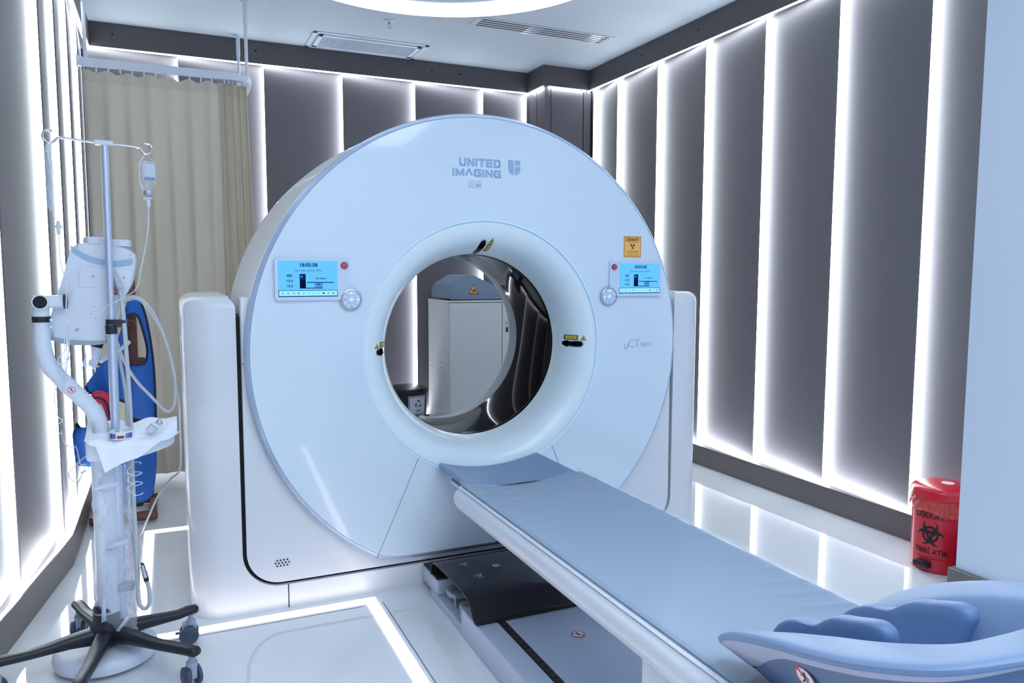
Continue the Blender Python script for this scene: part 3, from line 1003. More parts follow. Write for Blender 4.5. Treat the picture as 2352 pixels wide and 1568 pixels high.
# floor base
g = G()
g.box((BX0, .25, 0), (BX1, 2.635, .105), bev=.003, seg=2)
base = g.build('base_rail', 'grey', cou)
g = G(); g.box((BX0 - .0015, .25, .002), (BX0 + .001, 2.63, .1)); g.build('base_side_panel', 'greyd', base)
g = G()
g.box((BX0 + .002, 2.635, 0), (BX1 - .002, 3.015, .035), bev=.002, seg=1)
g.box((BX0 + .002, 2.93, .03), (BX1 - .002, 3.135, .1), bev=.012, seg=3)
g.box((BX0 + .005, 2.66, .03), (BX0 + .012, 2.664, .09)); g.box((BX0 + .03, 2.79, .03), (BX0 + .036, 2.797, .088))
g.build('end_block', 'grey', cou)
g = G(); g.box((BX0 + .004, 2.935, .1), (BX1 - .004, 3.125, .107), bev=.004, seg=2); g.build('end_block_cap', 'plast', cou)
for y in (2.855, 2.70):
    g = G(); g.prism(rrect(1.0, y - .05, 1.09, y + .045, .03, 6), flatz(0), .062, .082, bev=.006, seg=3)
    p_ = g.build('foot_pedal', 'injg', cou)
    g = G(); g.prism(rrect(1.008, y - .01, 1.05, y, .004, 2), flatz(0), .082, .0835); g.build('pedal_ridge', 'silver', p_)
# smoked arched cover
def arch(xa, xb, t_):
    prof = [(2.995, .104), (2.992, .135), (2.975, .155), (2.94, .165), (2.8, .172), (2.68, .174), (2.585, .168), (2.54, .15), (2.515, .122), (2.495, .106), (2.47, .106)]
    pp = crom([Vector((0, a, b)) for a, b in prof], 5)
    g = G(); v, f = [], []
    for i, p in enumerate(pp):
        tn = (pp[min(i + 1, len(pp) - 1)] - pp[max(i - 1, 0)]).normalized()
        nn_ = Vector((0, -tn.z, tn.y)) * t_
        for x in (xa, xb):
            v.append((x, p.y, p.z)); v.append((x, p.y + nn_.y, p.z + nn_.z))
    for i in range(len(pp) - 1):
        a = i * 4; b = a + 4
        f += [(a, a + 2, b + 2, b), (a + 1, b + 1, b + 3, a + 3), (a, b, b + 1, a + 1), (a + 2, a + 3, b + 3, b + 2)]
    k = (len(pp) - 1) * 4
    f += [(0, 1, 3, 2), (k, k + 2, k + 3, k + 1)]
    return g.raw(v, f)
smk = arch(BX0 - .002, BX1 + .002, -.006).build('smoked_cover', 'smoke', cou, 60)
def footicon(cx, cy, s_, g, z):
    fz = flatz(z)
    for k in range(3): g.tube([(cx + s_ * (-.2 + .22 * k), cy - s_ * .5, z), (cx + s_ * (-.2 + .22 * k), cy + s_ * (.1 + .1 * k), z), (cx + s_ * (.3 + .1 * k), cy + s_ * (.3 + .08 * k), z)], s_ * .045, 0, 4)
    g.tube([(cx - s_ * .5, cy + .0, z), (cx - s_ * .55, cy + s_ * .35, z), (cx - s_ * .2, cy + s_ * .5, z), (cx + s_ * .4, cy + s_ * .55, z)], s_ * .05, 0, 4)
for fx, fy, fz in ((1.075, 2.86, .177), (1.085, 2.72, .1803)):
    g = G(); footicon(fx, fy, .035, g, fz); g.build('foot_symbol', 'silver', smk)
def nostep(cx, cy, r, z, name, par, g=None, fn=None):
    fn = fn or (lambda u, v, h: (cx + u, cy + v, z + h))
    g = G()
    g.flat(circ(0, 0, r, 28), fn, .0004, 2)
    # small walking figure
    g.flat(circ(.0 * r, .45 * r, .14 * r, 10), fn, .0007, 1)
    for a, b, w_ in (((0, .32), (-.05, -.1), .22), ((-.05, -.1), (-.35, -.5), .14), ((-.05, -.1), (.3, -.45), .14), ((0, .25), (.4, .05), .12), ((0, .25), (-.4, .1), .12)):
        strip(g, (a[0] * r, a[1] * r), (b[0] * r, b[1] * r), w_ * r, fn, .0008, 1, 1)
    ringpts(g, 0, 0, .84 * r, r, fn, .001, 0, 28)
    strip(g, (-.62 * r, .62 * r), (.62 * r, -.62 * r), .15 * r, fn, .0012, 0, 2)
    return g.build(name, ['redline', 'black', 'whitep'], par)
nostep(1.19, 2.80, .017, .1787, 'no_sitting_sign', smk)
nostep(1.28, 2.27, .024, .1055, 'no_stepping_sign', base)
# toothed belt let into the base
g = G(); g.box((1.056, .3, .1035), (1.086, 2.47, .1062))
for k in range(62):
    y = .32 + k * .0345
    g.box((1.0605, y, .106), (1.0815, y + .02, .1082), bev=.001, seg=1)
g.build('toothed_belt', 'rubber', base)
# pedestal
g = G(); g.prism(rrect(.996, .3, 1.548, 1.464, .012, 4), flatz(0), .106, .47, bev=.002)
g.build('pedestal', 'couchw', cou)

# table-top shell, rounded sides, soft rounded scanner end
HW = .295
def shellprof(sc=1.0):
    pts = [(0, .440), (.19, .441), (.24, .448), (.272, .463), (.289, .486), (.2948, .503), (.2955, .520), (.2905, .533), (.280, .5425), (.268, .5525), (.2625, .5555), (.258, .548), (.0, .520)]
    c = crom2(pts, 3)
    return [(p.x, p.y) for p in c]
sp = shellprof()
full = [(-x, z) for x, z in reversed(sp)][:-1] + sp      # open loop bottom centre both sides
loop = [(-x, z) for x, z in sp[1:]][::-1] + sp[:-1]
loop = [(x, z) for x, z in sp] + [(-x, z) for x, z in reversed(sp[1:-1])]
rings = []
zc = .505
for y, q in [(YE, .0)] + [(YE - .03 * (1 - cos(a)), sin(a)) for a in [pi / 2 * k / 6 for k in range(1, 7)]] + [(y_, 1.) for y_ in (2.4, 2.0, 1.6, 1.2, .8, .5, .32)] + [(.3, .97)]:
    ins = (1 - q) * .03
    rings.append([(CX + x * (1 - ins / HW), y, zc + (z - zc) * (1 - ins / .07)) for x, z in loop])
g = G(); loft(rings, g=g)
k = len(loop)
g.f.append(list(range(k))[::-1]); g.m.append(0); g.f.append([(len(rings) - 1) * k + j for j in range(k)]); g.m.append(0)
shell = g.build('tabletop_shell', 'couchw', cou, 50)
g = G()
for s_ in (-1, 1):
    g.box((CX + s_ * .2655 - .001, .35, .5535), (CX + s_ * .2655 + .001, YE - .035, .5565))
g.each('edge_joint', 'seam', shell)

# mattress: dished, with fine creases
def mz(x):     # x from centre
    q = min(1, abs(x) / .262)
    return .524 + .036 * q ** 2.2
def mat_top(u, v):
    x = -.262 + .524 * u; y = .34 + (YE - .02 - .34) * v
    q = min(u, 1 - u)
    crease = 0
    if x > -.3:
        ph = y * 74 + (x * 60) + 2.2 * sin(y * 5.3)
        crease += .0042 * max(0, sin(ph)) ** 2 * math.exp(-((x - .225) / .075) ** 2) * (.25 + .75 * sin(y * 3.1 + 1) ** 2)
        crease += .0034 * max(0, sin(y * 62 - x * 50 + 1.5 * sin(y * 6))) ** 2 * math.exp(-((x + .225) / .05) ** 2) * (.5 + .5 * sin(y * 2.3))
        crease += .0016 * sin((x * .5 + y) * 60 + 3 * sin(x * 9)) * math.exp(-((y - YE + .2) / .14) ** 2) * (.4 + .6 * sin(x * 8) ** 2)
    e = min(q, (1 - v) * 4, .03) / .03
    return (CX + x, y, mz(x) + .004 + crease - .006 * (1 - e) ** 2)
g = G(); g.grid(mat_top, 90, 420)
for a_ in (0, 1):
    g.grid(lambda u, v: (*mat_top(a_, u)[:2], mat_top(a_, u)[2] * (1 - v) + .50 * v), 420, 1)
    g.grid(lambda u, v: (*mat_top(u, a_)[:2], mat_top(u, a_)[2] * (1 - v) + .50 * v), 90, 1)
g.grid(lambda u, v: (CX - .262 + .524 * u, .34 + (YE - .02 - .34) * v, .505), 1, 1)
mt = g.build('mattress', 'vinyl', cou, 60, fix=False)
g = G()
def cov(u, v):
    x = -.272 + .544 * u; y = .36 + (YE - .012 - .36) * v
    p = .0008 * sin(y * 41 + x * 17 + 2 * sin(y * 5)) * math.exp(-((x - .22) / .07) ** 2) + .0008 * sin(y * 37 - x * 25) * math.exp(-((x + .225) / .05) ** 2)
    p += .0012 * sin((y + x * .4) * 55) * math.exp(-((y - YE + .16) / .12) ** 2)
    b = min(1, abs(x) / .262)
    return (CX + x, y, .524 + .036 * b ** 2.2 + .0095 + abs(p) - (.0035 if abs(x) > .262 else 0))
g.grid(cov, 80, 300)
g.build('plastic_cover', 'cover', cou, 80, fix=False)
# cradle pad sticking out towards the bore
def padf(u, v):
    x = -.243 + .486 * u; y = 2.685 + .40 * v
    ex = min(u, 1 - u) * .486; ey = (1 - v) * .40
    r = .05
    # round the plan corners
    if ex < r and ey < r:
        d = sqrt((r - ex) ** 2 + (r - ey) ** 2)
        if d > r:
            s_ = r / d
            x = math.copysign(.243 - r + (r - ex) * s_, x); y = 3.085 - r + (r - ey) * s_
    return x, y
g = G()
def ptop(u, v):
    x, y = padf(u, v); e = min(min(u, 1 - u) * .486, (1 - v) * .40, .012) / .012
    return (CX + x, y, .5245 + .040 * (abs(x) / .243) ** 2 + .001 - .008 * (1 - sqrt(max(0, 1 - (1 - e) ** 2))))
def pbot(u, v):
    x, y = padf(u, v)
    return (CX + x, y, .5245 + .040 * (abs(x) / .243) ** 2 - .018)
g.grid(ptop, 60, 44); nb = len(g.v)
g.grid(pbot, 60, 44)
bd = [i for i in range(61)] + [61 * j + 60 for j in range(1, 45)] + [61 * 44 + i for i in range(59, -1, -1)] + [61 * j for j in range(43, 0, -1)]
for i in range(len(bd)):
    a, b = bd[i], bd[(i + 1) % len(bd)]
    g.f.append([a, b, b + nb, a + nb]); g.m.append(0)
g.build('cradle_pad', 'vinyl2', cou, 50)
g = G(); g.prism(rrect(CX - .20, 2.60, CX + .20, 3.04, .03), flatz(0), .482, .497, bev=.004); g.build('cradle_board', 'couchw', cou)

# ---- head holder with raised horseshoe arm rest
hh = thing('head_holder', 'blue horseshoe shaped head and arm rest lying on the near end of the couch', 'head rest', (CX, .9, .56))
outer = [(.135, 1.195, .590), (.19, 1.228, .600), (.235, 1.230, .616), (.268, 1.19, .650), (.300, 1.11, .692), (.325, 1.0, .734), (.34, .88, .770), (.335, .78, .800), (.295, .69, .828), (.21, .635, .850), (.1, .605, .862), (0, .598, .866)]
inner = [(.115, 1.13, .606), (.14, 1.15, .618), (.165, 1.14, .634), (.185, 1.10, .668), (.20, 1.03, .705), (.205, .95, .738), (.20, .87, .766), (.175, .81, .785), (.135, .775, .795), (.09, .755, .806), (.045, .745, .812), (0, .742, .815)]
basec = [(.10, 1.11, .560), (.14, 1.135, .560), (.175, 1.14, .560), (.195, 1.12, .560), (.20, 1.08, .560), (.20, 1.0, .560), (.2, .9, .560), (.19, .8, .560), (.165, .72, .560), (.12, .67, .560), (.06, .65, .560), (0, .645, .560)]
trough = [(.09, 1.12, .598), (.10, 1.12, .600), (.105, 1.1, .600), (.11, 1.06, .602), (.115, 1.0, .605), (.115, .95, .61), (.11, .9, .615), (.10, .87, .62), (.08, .85, .625), (.055, .84, .63), (.03, .835, .632), (0, .833, .633)]
def mirror(L_):
    L_ = crom([Vector((-a, b, c)) for a, b, c in L_], 5)
    return L_ + [Vector((-p.x, p.y, p.z)) for p in reversed(L_[:-1])]
O, I, B_, T_ = mirror(outer), mirror(inner), mirror(basec), mirror(trough)
def hp(p): return (CX + p.x, p.y, p.z)
def sect(o, i, b, t_):
    out_dir = (o - i); out_dir.z = 0; out_dir.normalize()
    zz = Vector((0, 0, 1))
    w_ = (o - i).length
    mid = (o + i) / 2
    rows = []
    rows.append((2, b))
    rows.append((2, b.lerp(o, .45) - out_dir * .012 - zz * .015))
    tp = max(0, min(1, (o.y - 1.0) / .2))
    bz = min(.012 + .024 * tp * max(0, min(1, (abs(o.x) - .17) / .1)), max(.006, o.z - .56 - .022))
    rows.append((2, o - out_dir * (.034 + .045 * tp) - zz * (.026 + bz)))
    rows.append((1, o - out_dir * (.026 + .034 * tp) - zz * (.018 + bz)))
    rows.append((1, o - out_dir * .006 - zz * .018))
    rows.append((0, o - out_dir * .0 - zz * .015))
    rows.append((0, o + out_dir * .0025 - zz * .006))
    rows.append((0, o - out_dir * .006 + zz * .0015))
    rows.append((0, o.lerp(i, .3) + zz * .003))
    rows.append((0, o.lerp(i, .65) + zz * .002))
    rows.append((0, i + out_dir * .008))
    rows.append((0, i - out_dir * .006 - zz * .008))
    rows.append((0, i.lerp(t_, .3) - zz * .012))
    rows.append((0, i.lerp(t_, .65) - zz * .012))
    rows.append((0, t_))
    rows.append((0, Vector((0, t_.y, t_.z - .002))))
    return rows
secs = [sect(*q) for q in zip(O, I, B_, T_)]
nr = len(secs[0])
g = G()
vv = [hp(s_[k][1]) for s_ in secs for k in range(nr)]
ff = []; mm_ = []
for i in range(len(secs) - 1):
    for k in range(nr - 1):
        ff.append((i * nr + k, (i + 1) * nr + k, (i + 1) * nr + k + 1, i * nr + k + 1)); mm_.append(secs[i][k + 1][0] if secs[i][k][0] != secs[i][k + 1][0] else secs[i][k][0])
def sub(name, ms, par):
    gg = G(); gg.v = list(vv); gg.f = [list(f_) for f_, m_ in zip(ff, mm_) if m_ in ms]; gg.m = [0] * len(gg.f)
    used = sorted({i for f_ in gg.f for i in f_}); mp = {a: b for b, a in enumerate(used)}
    gg.v = [gg.v[i] for i in used]; gg.f = [[mp[i] for i in f_] for f_ in gg.f]
    return gg
gp = sub('pad', (0,), hh)
# close the two tips
hpad = gp.build('arm_rest_cushion', 'vinyl2', hh, 60)
gb = sub('bezel', (1,), hh); gb.build('bezel', 'holderw', hh, 60)
gb = sub('body', (2,), hh)
hbody = gb.build('holder_body', 'holderb', hh, 60)
g = G()
for e in (0, len(secs) - 1):
    pts = [hp(secs[e][k][1]) for k in range(nr - 1)]
    g.raw(pts, [list(range(len(pts)))])
g.each('tip_cap', 'vinyl2', hpad)
sm = hpad.modifiers.new('sub', 'SUBSURF'); sm.levels = 1; sm.render_levels = 1
# side wings that cradle the head
wing = [(1.235, .575), (1.225, .602), (1.20, .628), (1.165, .648), (1.135, .655), (1.105, .664), (1.075, .688), (1.05, .703), (1.02, .712), (.985, .724), (.958, .731), (.937, .727), (.929, .712), (.934, .69), (.945, .65), (.958, .610), (1.0, .59), (1.1, .57), (1.2, .56)]
wc = crom2(wing, 3, True)
for s_ in (-1, 1):
    fn = lambda u, v, h: (CX + s_ * ((.122 if s_ > 0 else .088) + h + (v - .60) * .12), u - (.010 if s_ < 0 else 0), v + (.014 if s_ < 0 else 0))
    cc = sum((Vector((p.x, p.y, 0)) for p in wc), Vector()) / len(wc)
    rings = []
    for hh2, sc_ in [(-.021, .0), (-.021, .5), (-.021, .86), (-.019, .93), (-.014, .98), (-.006, 1.0), (.006, 1.0), (.014, .98), (.019, .93), (.021, .86), (.021, .5), (.021, .0)]:
        rings.append([fn(cc.x + (p.x - cc.x) * sc_, cc.y + (p.y - cc.y) * sc_, hh2 * (1 if hh2 * s_ > 0 else 1)) for p in wc])
    g = G(); loft(rings, g=g)
    wo = g.build('head_wing', 'vinyl3' if s_ < 0 else 'vinyl3', hh, 50)
    wo['label'] = 'deeper blue upright side pad'
nostep(0, 0, .024, 0, 'prohibition_sign', hbody, fn=lambda u, v, h: (.9885 - h - v * .36, .948 - u, .677 + v * .93))

# ================================================================== INJECTOR STAND
SX, SY = -.235, 2.93
inj = thing('contrast_injector', 'white contrast injector on a wheeled black base, standing left of the scanner', 'medical injector', (SX, SY, 0))
mx = Matrix.Translation((SX - .01, SY + .04, 0))
g = G(); g.lathe([(0, .012), (.15, .012), (.165, .02), (.168, .035), (.165, .052), (.155, .062), (.13, .068), (0, .07)], mx, 64); g.build('base_weight', 'injw', inj)
mx = Matrix.Translation((SX, SY, 0))
g = G(); g.lathe([(0, .085), (.05, .085), (.056, .1), (.054, .15), (.045, .17), (.042, .215), (.036, .225), (0, .225)], mx, 32); hub = g.build('hub', 'plast', inj)
g = G(); g.lathe([(.0425, .198), (.0435, .198), (.0435, .204), (.0425, .204)], mx, 32); g.build('hub_band', 'silver', hub)
def caster(px, py, rz, par):
    c, s_ = cos(rz), sin(rz)
    R3 = Matrix.Translation((px, py, 0)) @ Matrix.Rotation(rz, 4, 'Z')
    co = bpy.data.objects.new('caster', None)
    co.location = (px, py, .08); co.empty_display_size = .03; COL.objects.link(co)
    co.parent = par; co.matrix_parent_inverse = Matrix.Translation(-wloc(par))
    return R3
def mkcaster(px, py, rz, leg):
    R3 = Matrix.Translation((px, py, 0)) @ Matrix.Rotation(rz, 4, 'Z')
    g = G()
    g.lathe([(.0, .12), (.011, .12), (.011, .088), (.017, .086), (.017, .07), (0, .07)], R3, 16, 0)
    g.box((-.01, -.03, .03), (.01, .018, .08), 0, .004, 2, R3)
    for s_ in (-1, 1):
        W = R3 @ Matrix.Translation((s_ * .019, -.008, .034)) @ Matrix.Rotation(pi / 2, 4, 'Y')
        g.lathe([(0, -.0085), (.012, -.0095), (.014, -.007), (.028, -.008), (.034, -.005), (.034, .005), (.028, .008), (.014, .007), (.012, .0095), (0, .0085)], W, 28, 1)
    g.box((-.0045, -.055, .036), (.0045, -.02, .044), 1, .002, 1, R3)
    return g.build('caster', ['castl', 'castg'], leg)
legs = [(.035, 2.995), (.03, 2.66), (-.29, 2.575), (-.565, 2.83), (-.35, 3.21)]
for px, py in legs:
    d = Vector((px - SX, py - SY, 0)); L_ = d.length; d.normalize(); a = atan2(d.y, d.x)
    R3 = Matrix.Translation((SX, SY, 0)) @ Matrix.Rotation(a, 4, 'Z')
    secs_ = []
    for q, w_, zt, zb in ((.02, .030, .150, .09), (.06, .029, .146, .092), (.12, .026, .142, .1), (.19, .023, .134, .102), (.235, .022, .132, .103), (L_ - .01, .021, .138, .108), (L_ + .018, .020, .137, .108), (L_ + .026, .015, .132, .112)):
        secs_.append([R3 @ Vector((q, w_ * cos(t_) * (1 if True else 1), (zt + zb) / 2 + (zt - zb) / 2 * max(-1, min(1, 1.25 * sin(t_))))) for t_ in [2 * pi * k / 16 for k in range(16)]])
    g = G(); loft(secs_, g=g); g.f.append([7 * 16 + k for k in range(16)]); g.m.append(0)
    lg = g.build('leg', 'plast', inj, 60)
    mkcaster(px, py, a - pi / 2 + random.uniform(-.5, .5), lg)
# column and IV pole
CXc = -.222
g = G(); g.cyl((CXc, SY, .2), (CXc, SY, .74), .040, n=28); col = g.build('column', 'injw', inj)
g = G(); g.cyl((-.185, SY - .01, .17), (-.1795, SY - .01, 1.20), .0145, n=24); g.cyl((-.1795, SY - .01, 1.19), (-.176, SY - .01, 1.803), .0115, n=24)
ivp = g.build('drip_pole', 'alu', inj)
g = G(); g.cyl((-.1805, SY - .01, 1.168), (-.1805, SY - .01, 1.198), .0185, n=28); g.cyl((-.1805, SY - .01, 1.2), (-.1805, SY - .01, 1.217), .0165, n=28); g.box((-.178, SY - .03, 1.199), (-.146, SY - .016, 1.216), bev=.003); g.cyl((-.16, SY - .023, 1.2095), (-.135, SY - .023, 1.2095), .007, n=14)
g.build('pole_clamp', 'plast', ivp)
g = G(); g.box((-.205, SY - .025, 1.797), (-.15, SY + .006, 1.812), bev=.003); g.build('pole_head', 'injw', ivp)
hk = [(-.178, 1.805), (-.235, 1.8075), (-.30, 1.813), (-.314, 1.808), (-.325, 1.797), (-.338, 1.794), (-.349, 1.803), (-.3525, 1.817), (-.347, 1.830), (-.335, 1.834), (-.325, 1.832)]
g = G(); g.tube([(a, SY - .01, b) for a, b in hk], .0040, 0, 10, 5)
hk2 = [(-.178, 1.803), (-.12, 1.800), (-.076, 1.796), (-.068, 1.790), (-.060, 1.779), (-.049, 1.775), (-.039, 1.780), (-.034, 1.793), (-.038, 1.806), (-.048, 1.811), (-.058, 1.810)]
g.tube([(a, SY - .01, b) for a, b in hk2], .0040, 0, 10, 5)
g.each('drip_hook', 'chrome', ivp)
g = G(); g.box((-.235, SY - .03, .272), (-.15, SY + .01, .292), bev=.006); g.box((-.195, SY - .036, .268), (-.145, SY - .0, .296), bev=.006); g.build('lower_bracket', 'injg', inj)
# wrinkled plastic sleeve
def slv(u, v):
    a = 2 * pi * u; z = .115 + .60 * (1 - v)
    hw = .047 + .006 * sin(z * 14) + .012 * max(0, 1 - (z - .1) / .14) + .018 * math.exp(-((z - .275) / .03) ** 2)
    r = 1 + .05 * sin(3 * a + z * 40) + .035 * sin(7 * a - z * 90) + .02 * sin(11 * a + z * 150)
    cx = -.205 - .004 * sin(z * 9)
    return (cx + hw * 1.12 * r * cos(a), SY + (.045 * r) * sin(a), z)
g = G(); g.grid(slv, 72, 110, closeu=True); sl = g.build('plastic_sleeve', 'sleeve', inj, 180, fix=False)
g = G()
for zz, xa, xb_, tl in ((.655, -.25, -.175, .0), (.442, -.225, -.155, .01)):
    g.raw([(xa, SY - .062, zz - .009), (xb_, SY - .062, zz - .006 + tl), (xb_, SY - .062, zz + .012 + tl), (xa, SY - .062, zz + .009)], [(0, 1, 2, 3)])
g.raw([(-.243, SY - .064, .265), (-.230, SY - .066, .27), (-.232, SY - .07, .19), (-.247, SY - .07, .185)], [(0, 1, 2, 3)])
g.raw([(-.205, SY - .072, .15), (-.195, SY - .072, .145), (-.158, SY - .07, .188), (-.168, SY - .07, .195)], [(0, 1, 2, 3)])
for sd in g.each('adhesive_tape', 'clearw', sl): sd.modifiers.new('s', 'SOLIDIFY').thickness = .001
# bent tube arm
TP = [(-.317, 1.279), (-.36, 1.2793), (-.3825, 1.274)]
g = G(); g.tube([(-.317, SY + .0, 1.279), (-.375, SY, 1.279)], .0215, n=24)
g.tube([(-.3845, SY, 1.299), (-.3845, SY, 1.19), (-.385, SY, 1.14), (-.372, SY, 1.075), (-.335, SY, 1.018), (-.285, SY, .958), (-.246, SY, .905), (-.228, SY, .85), (-.223, SY, .74)], .0262, n=26, smooth=8)
g.cyl((-.381, SY - .038, 1.279), (-.381, SY + .0, 1.279), .0245, n=26)
arm = g.build('bent_arm_tube', 'injw', inj, 50)
g = G(); g.cyl((-.381, SY - .0385, 1.279), (-.381, SY - .0379, 1.279), .0205, n=24); g.build('tube_opening', 'gap', arm)
g = G(); g.cyl((-.3845, SY, 1.212), (-.3845, SY, 1.231), .0275, n=28); g.cyl((-.318, SY, 1.279), (-.308, SY, 1.279), .0245, n=28); g.each('arm_collar', 'plast', arm)
g = G(); g.cyl((-.352, SY - .034, 1.22), (-.352, SY - .02, 1.22), .0055, n=14); g.cyl((-.354, SY - .03, 1.197), (-.354, SY - .02, 1.197), .0035, n=12); g.each('collar_screw', 'chrome', arm)
nostep(0, 0, .0115, 0, 'prohibition_sign', arm, fn=lambda u, v, h: (-.305 + u, SY - .0265 - h, .985 + v))

# injector head: leaning teardrop housing
HY = 3.03
hd_out = [(-.285, 1.463), (-.262, 1.472), (-.235, 1.474), (-.19, 1.470), (-.14, 1.460), (-.11, 1.445), (-.101, 1.425), (-.106, 1.385), (-.118, 1.335), (-.15, 1.275), (-.168, 1.215), (-.18, 1.165), (-.20, 1.142), (-.25, 1.131), (-.31, 1.136), (-.352, 1.15), (-.372, 1.168), (-.366, 1.21), (-.345, 1.28), (-.322, 1.35), (-.302, 1.42)]
k_ = 1.012
hd_out = [(x * k_ + .003, 1.38 + (z - 1.38) * k_) for x, z in hd_out]
hc = crom2(hd_out, 4, True)
hy = lambda u, v, h: (u, HY - .075 - h, v)
g = G(); g.prism([(p.x, p.y) for p in hc], hy, -.16, 0, bev=.022, seg=5); hd = g.build('injector_head', 'injw', inj, 50)
band = [(-.308, 1.400), (-.300, 1.425), (-.2, 1.397), (-.108, 1.395), (-.106, 1.382), (-.2, 1.383)]
g = G()
pts = crom2([(-.292, 1.455), (-.25, 1.425), (-.2, 1.408), (-.15, 1.404), (-.108, 1.412)], 6)
v, f = [], []
for p in pts:
    v += [(p.x, HY - .0775, p.y + .012), (p.x, HY - .0775, p.y - .008), (p.x, HY - .074, p.y - .008), (p.x, HY - .074, p.y + .012)]
for i in range(len(pts) - 1):
    a = i * 4
    for q in range(4): f.append((a + q, a + (q + 1) % 4, a + 4 + (q + 1) % 4, a + 4 + q))
g.raw(v, f); g.build('head_band', 'logo', hd)
g = G(); g.prism([(-.268, 1.39), (-.262, 1.397), (-.115, 1.385), (-.11, 1.378), (-.125, 1.33), (-.135, 1.322), (-.27, 1.325), (-.277, 1.335)], hy, -.002, .0035, bev=.002); 
rp = g.build('rear_plate', 'injw', hd)
g = G()
for x, z in ((-.23, 1.362), (-.137, 1.358), (-.285, 1.183), (-.232, 1.26), (-.23, 1.22), (-.24, 1.236)): g.cyl((x, HY - .0795, z), (x, HY - .074, z), .0042 if z > 1.3 or z < 1.2 else .002, n=12)
g.each('screw_recess', 'injg', hd)
for x in (-.222, -.148):
    g = G(); W = Matrix.Translation((x, HY - .01, 0))
    prof = []
    n_ = 36; v, f = [], []
    for z, rr in ((1.470, .034), (1.478, .0355), (1.489, .0345), (1.494, .030), (1.494, .0)):
        for i in range(n_):
            a = 2 * pi * i / n_; q = rr * (1 + (.05 * cos(9 * a) if .03 < rr else 0))
            v.append((x + q * cos(a), HY - .045 + q * sin(a), z - .002 + (x + .185) * -.1))
    for k in range(4):
        for i in range(n_): f.append((k * n_ + i, k * n_ + (i + 1) % n_, (k + 1) * n_ + (i + 1) % n_, (k + 1) * n_ + i))
    g.raw(v, f); g.build('syringe_knob', 'injw', hd, 50)
g = G(); g.prism([(p.x * 1.0, p.y) for p in crom2([(-.372, 1.166), (-.368, 1.152), (-.32, 1.134), (-.25, 1.128), (-.19, 1.134), (-.185, 1.14), (-.25, 1.143), (-.32, 1.150)], 4, True)], hy, -.158, .003, bev=.003); g.build('lower_rim', 'injg', hd)
g = G()
g.raw([(-.182, HY - .081, 1.322), (-.150, HY - .081, 1.322), (-.150, HY - .081, 1.337), (-.182, HY - .081, 1.337)], [(0, 1, 2, 3)], 0)
g.raw([(-.171, HY - .0815, 1.300), (-.159, HY - .0815, 1.300), (-.159, HY - .0815, 1.308), (-.171, HY - .0815, 1.308)], [(0, 1, 2, 3)], 1)
for k in range(3): g.raw([(-.170, HY - .0817, 1.312 + k * .005), (-.158, HY - .0817, 1.312 + k * .005), (-.158, HY - .0817, 1.3145 + k * .005), (-.170, HY - .0817, 1.3145 + k * .005)], [(0, 1, 2, 3)], 2)
g.build('rating_label', ['whitep', 'red', 'redline'], hd)
# syringe, sensor block and clear parts hanging below the head
g = G(); W = Matrix.Translation((-.245, HY - .02, 1.09)) @ Matrix.Rotation(radians(18), 4, 'Y')
g.box((-.022, -.02, -.045), (.022, .02, .03), 0, .004, 2, W); g.box((-.02, -.018, .03), (.02, .018, .06), 1, .003, 2, W)
g.build('syringe_holder', ['clearw', 'gap'], hd)
g = G()
pts = [Vector(p) for p in [(-.225, HY - .03, 1.065), (-.19, HY - .05, 1.09), (-.15, HY - .05, 1.115), (-.13, HY - .04, 1.135)]]
cp = crom(pts, 24)
g.tube(cp, [.0075 if i % 2 else .0062 for i in range(len(cp))], 0, 12)
g.build('ribbed_hose', 'injw', hd)
g = G(); g.box((-.40, HY - .03, 1.075), (-.375, HY + .0, 1.12), bev=.003); g.tube([(-.39, HY - .03, 1.08), (-.36, HY - .04, 1.04), (-.35, HY - .03, 1.0)], .012, smooth=4); g.build('dark_connector', 'gap', hd)

# tray on the column
tr_out = rrect(-.272, -.055, .0, .06, (.03, .05, .05, .03), 6)
ty = lambda z: (lambda u, v, h: (u, SY + v, z + h))
pts = [(-.271, -.045), (-.255, -.06), (-.2, -.066), (-.1, -.066), (-.03, -.05), (.0, -.015), (.0, .03), (-.03, .065), (-.1, .08), (-.2, .08), (-.255, .07), (-.271, .05)]
tc_ = crom2(pts, 3, True)
g = G(); v, f = [], []
k = len(tc_)
for s_, z in ((.80, .742), (.97, .744), (1.0, .75), (1.0, .812), (.975, .812), (.96, .76), (.8, .756)):
    for p in tc_:
        x = -.14 + (p.x + .14) * s_; y = p.y * s_
        zz = z + (max(0, (p.x + .12)) * .24 if z < .8 else 0)
        v.append((x, SY + y, zz))
for i in range(6):
    for j in range(k): f.append((i * k + j, i * k + (j + 1) % k, (i + 1) * k + (j + 1) % k, (i + 1) * k + j))
f.append(tuple(range(k))); f.append(tuple(6 * k + j for j in range(k)))
g.raw(v, f); g.build('tray', 'injw', inj, 50)

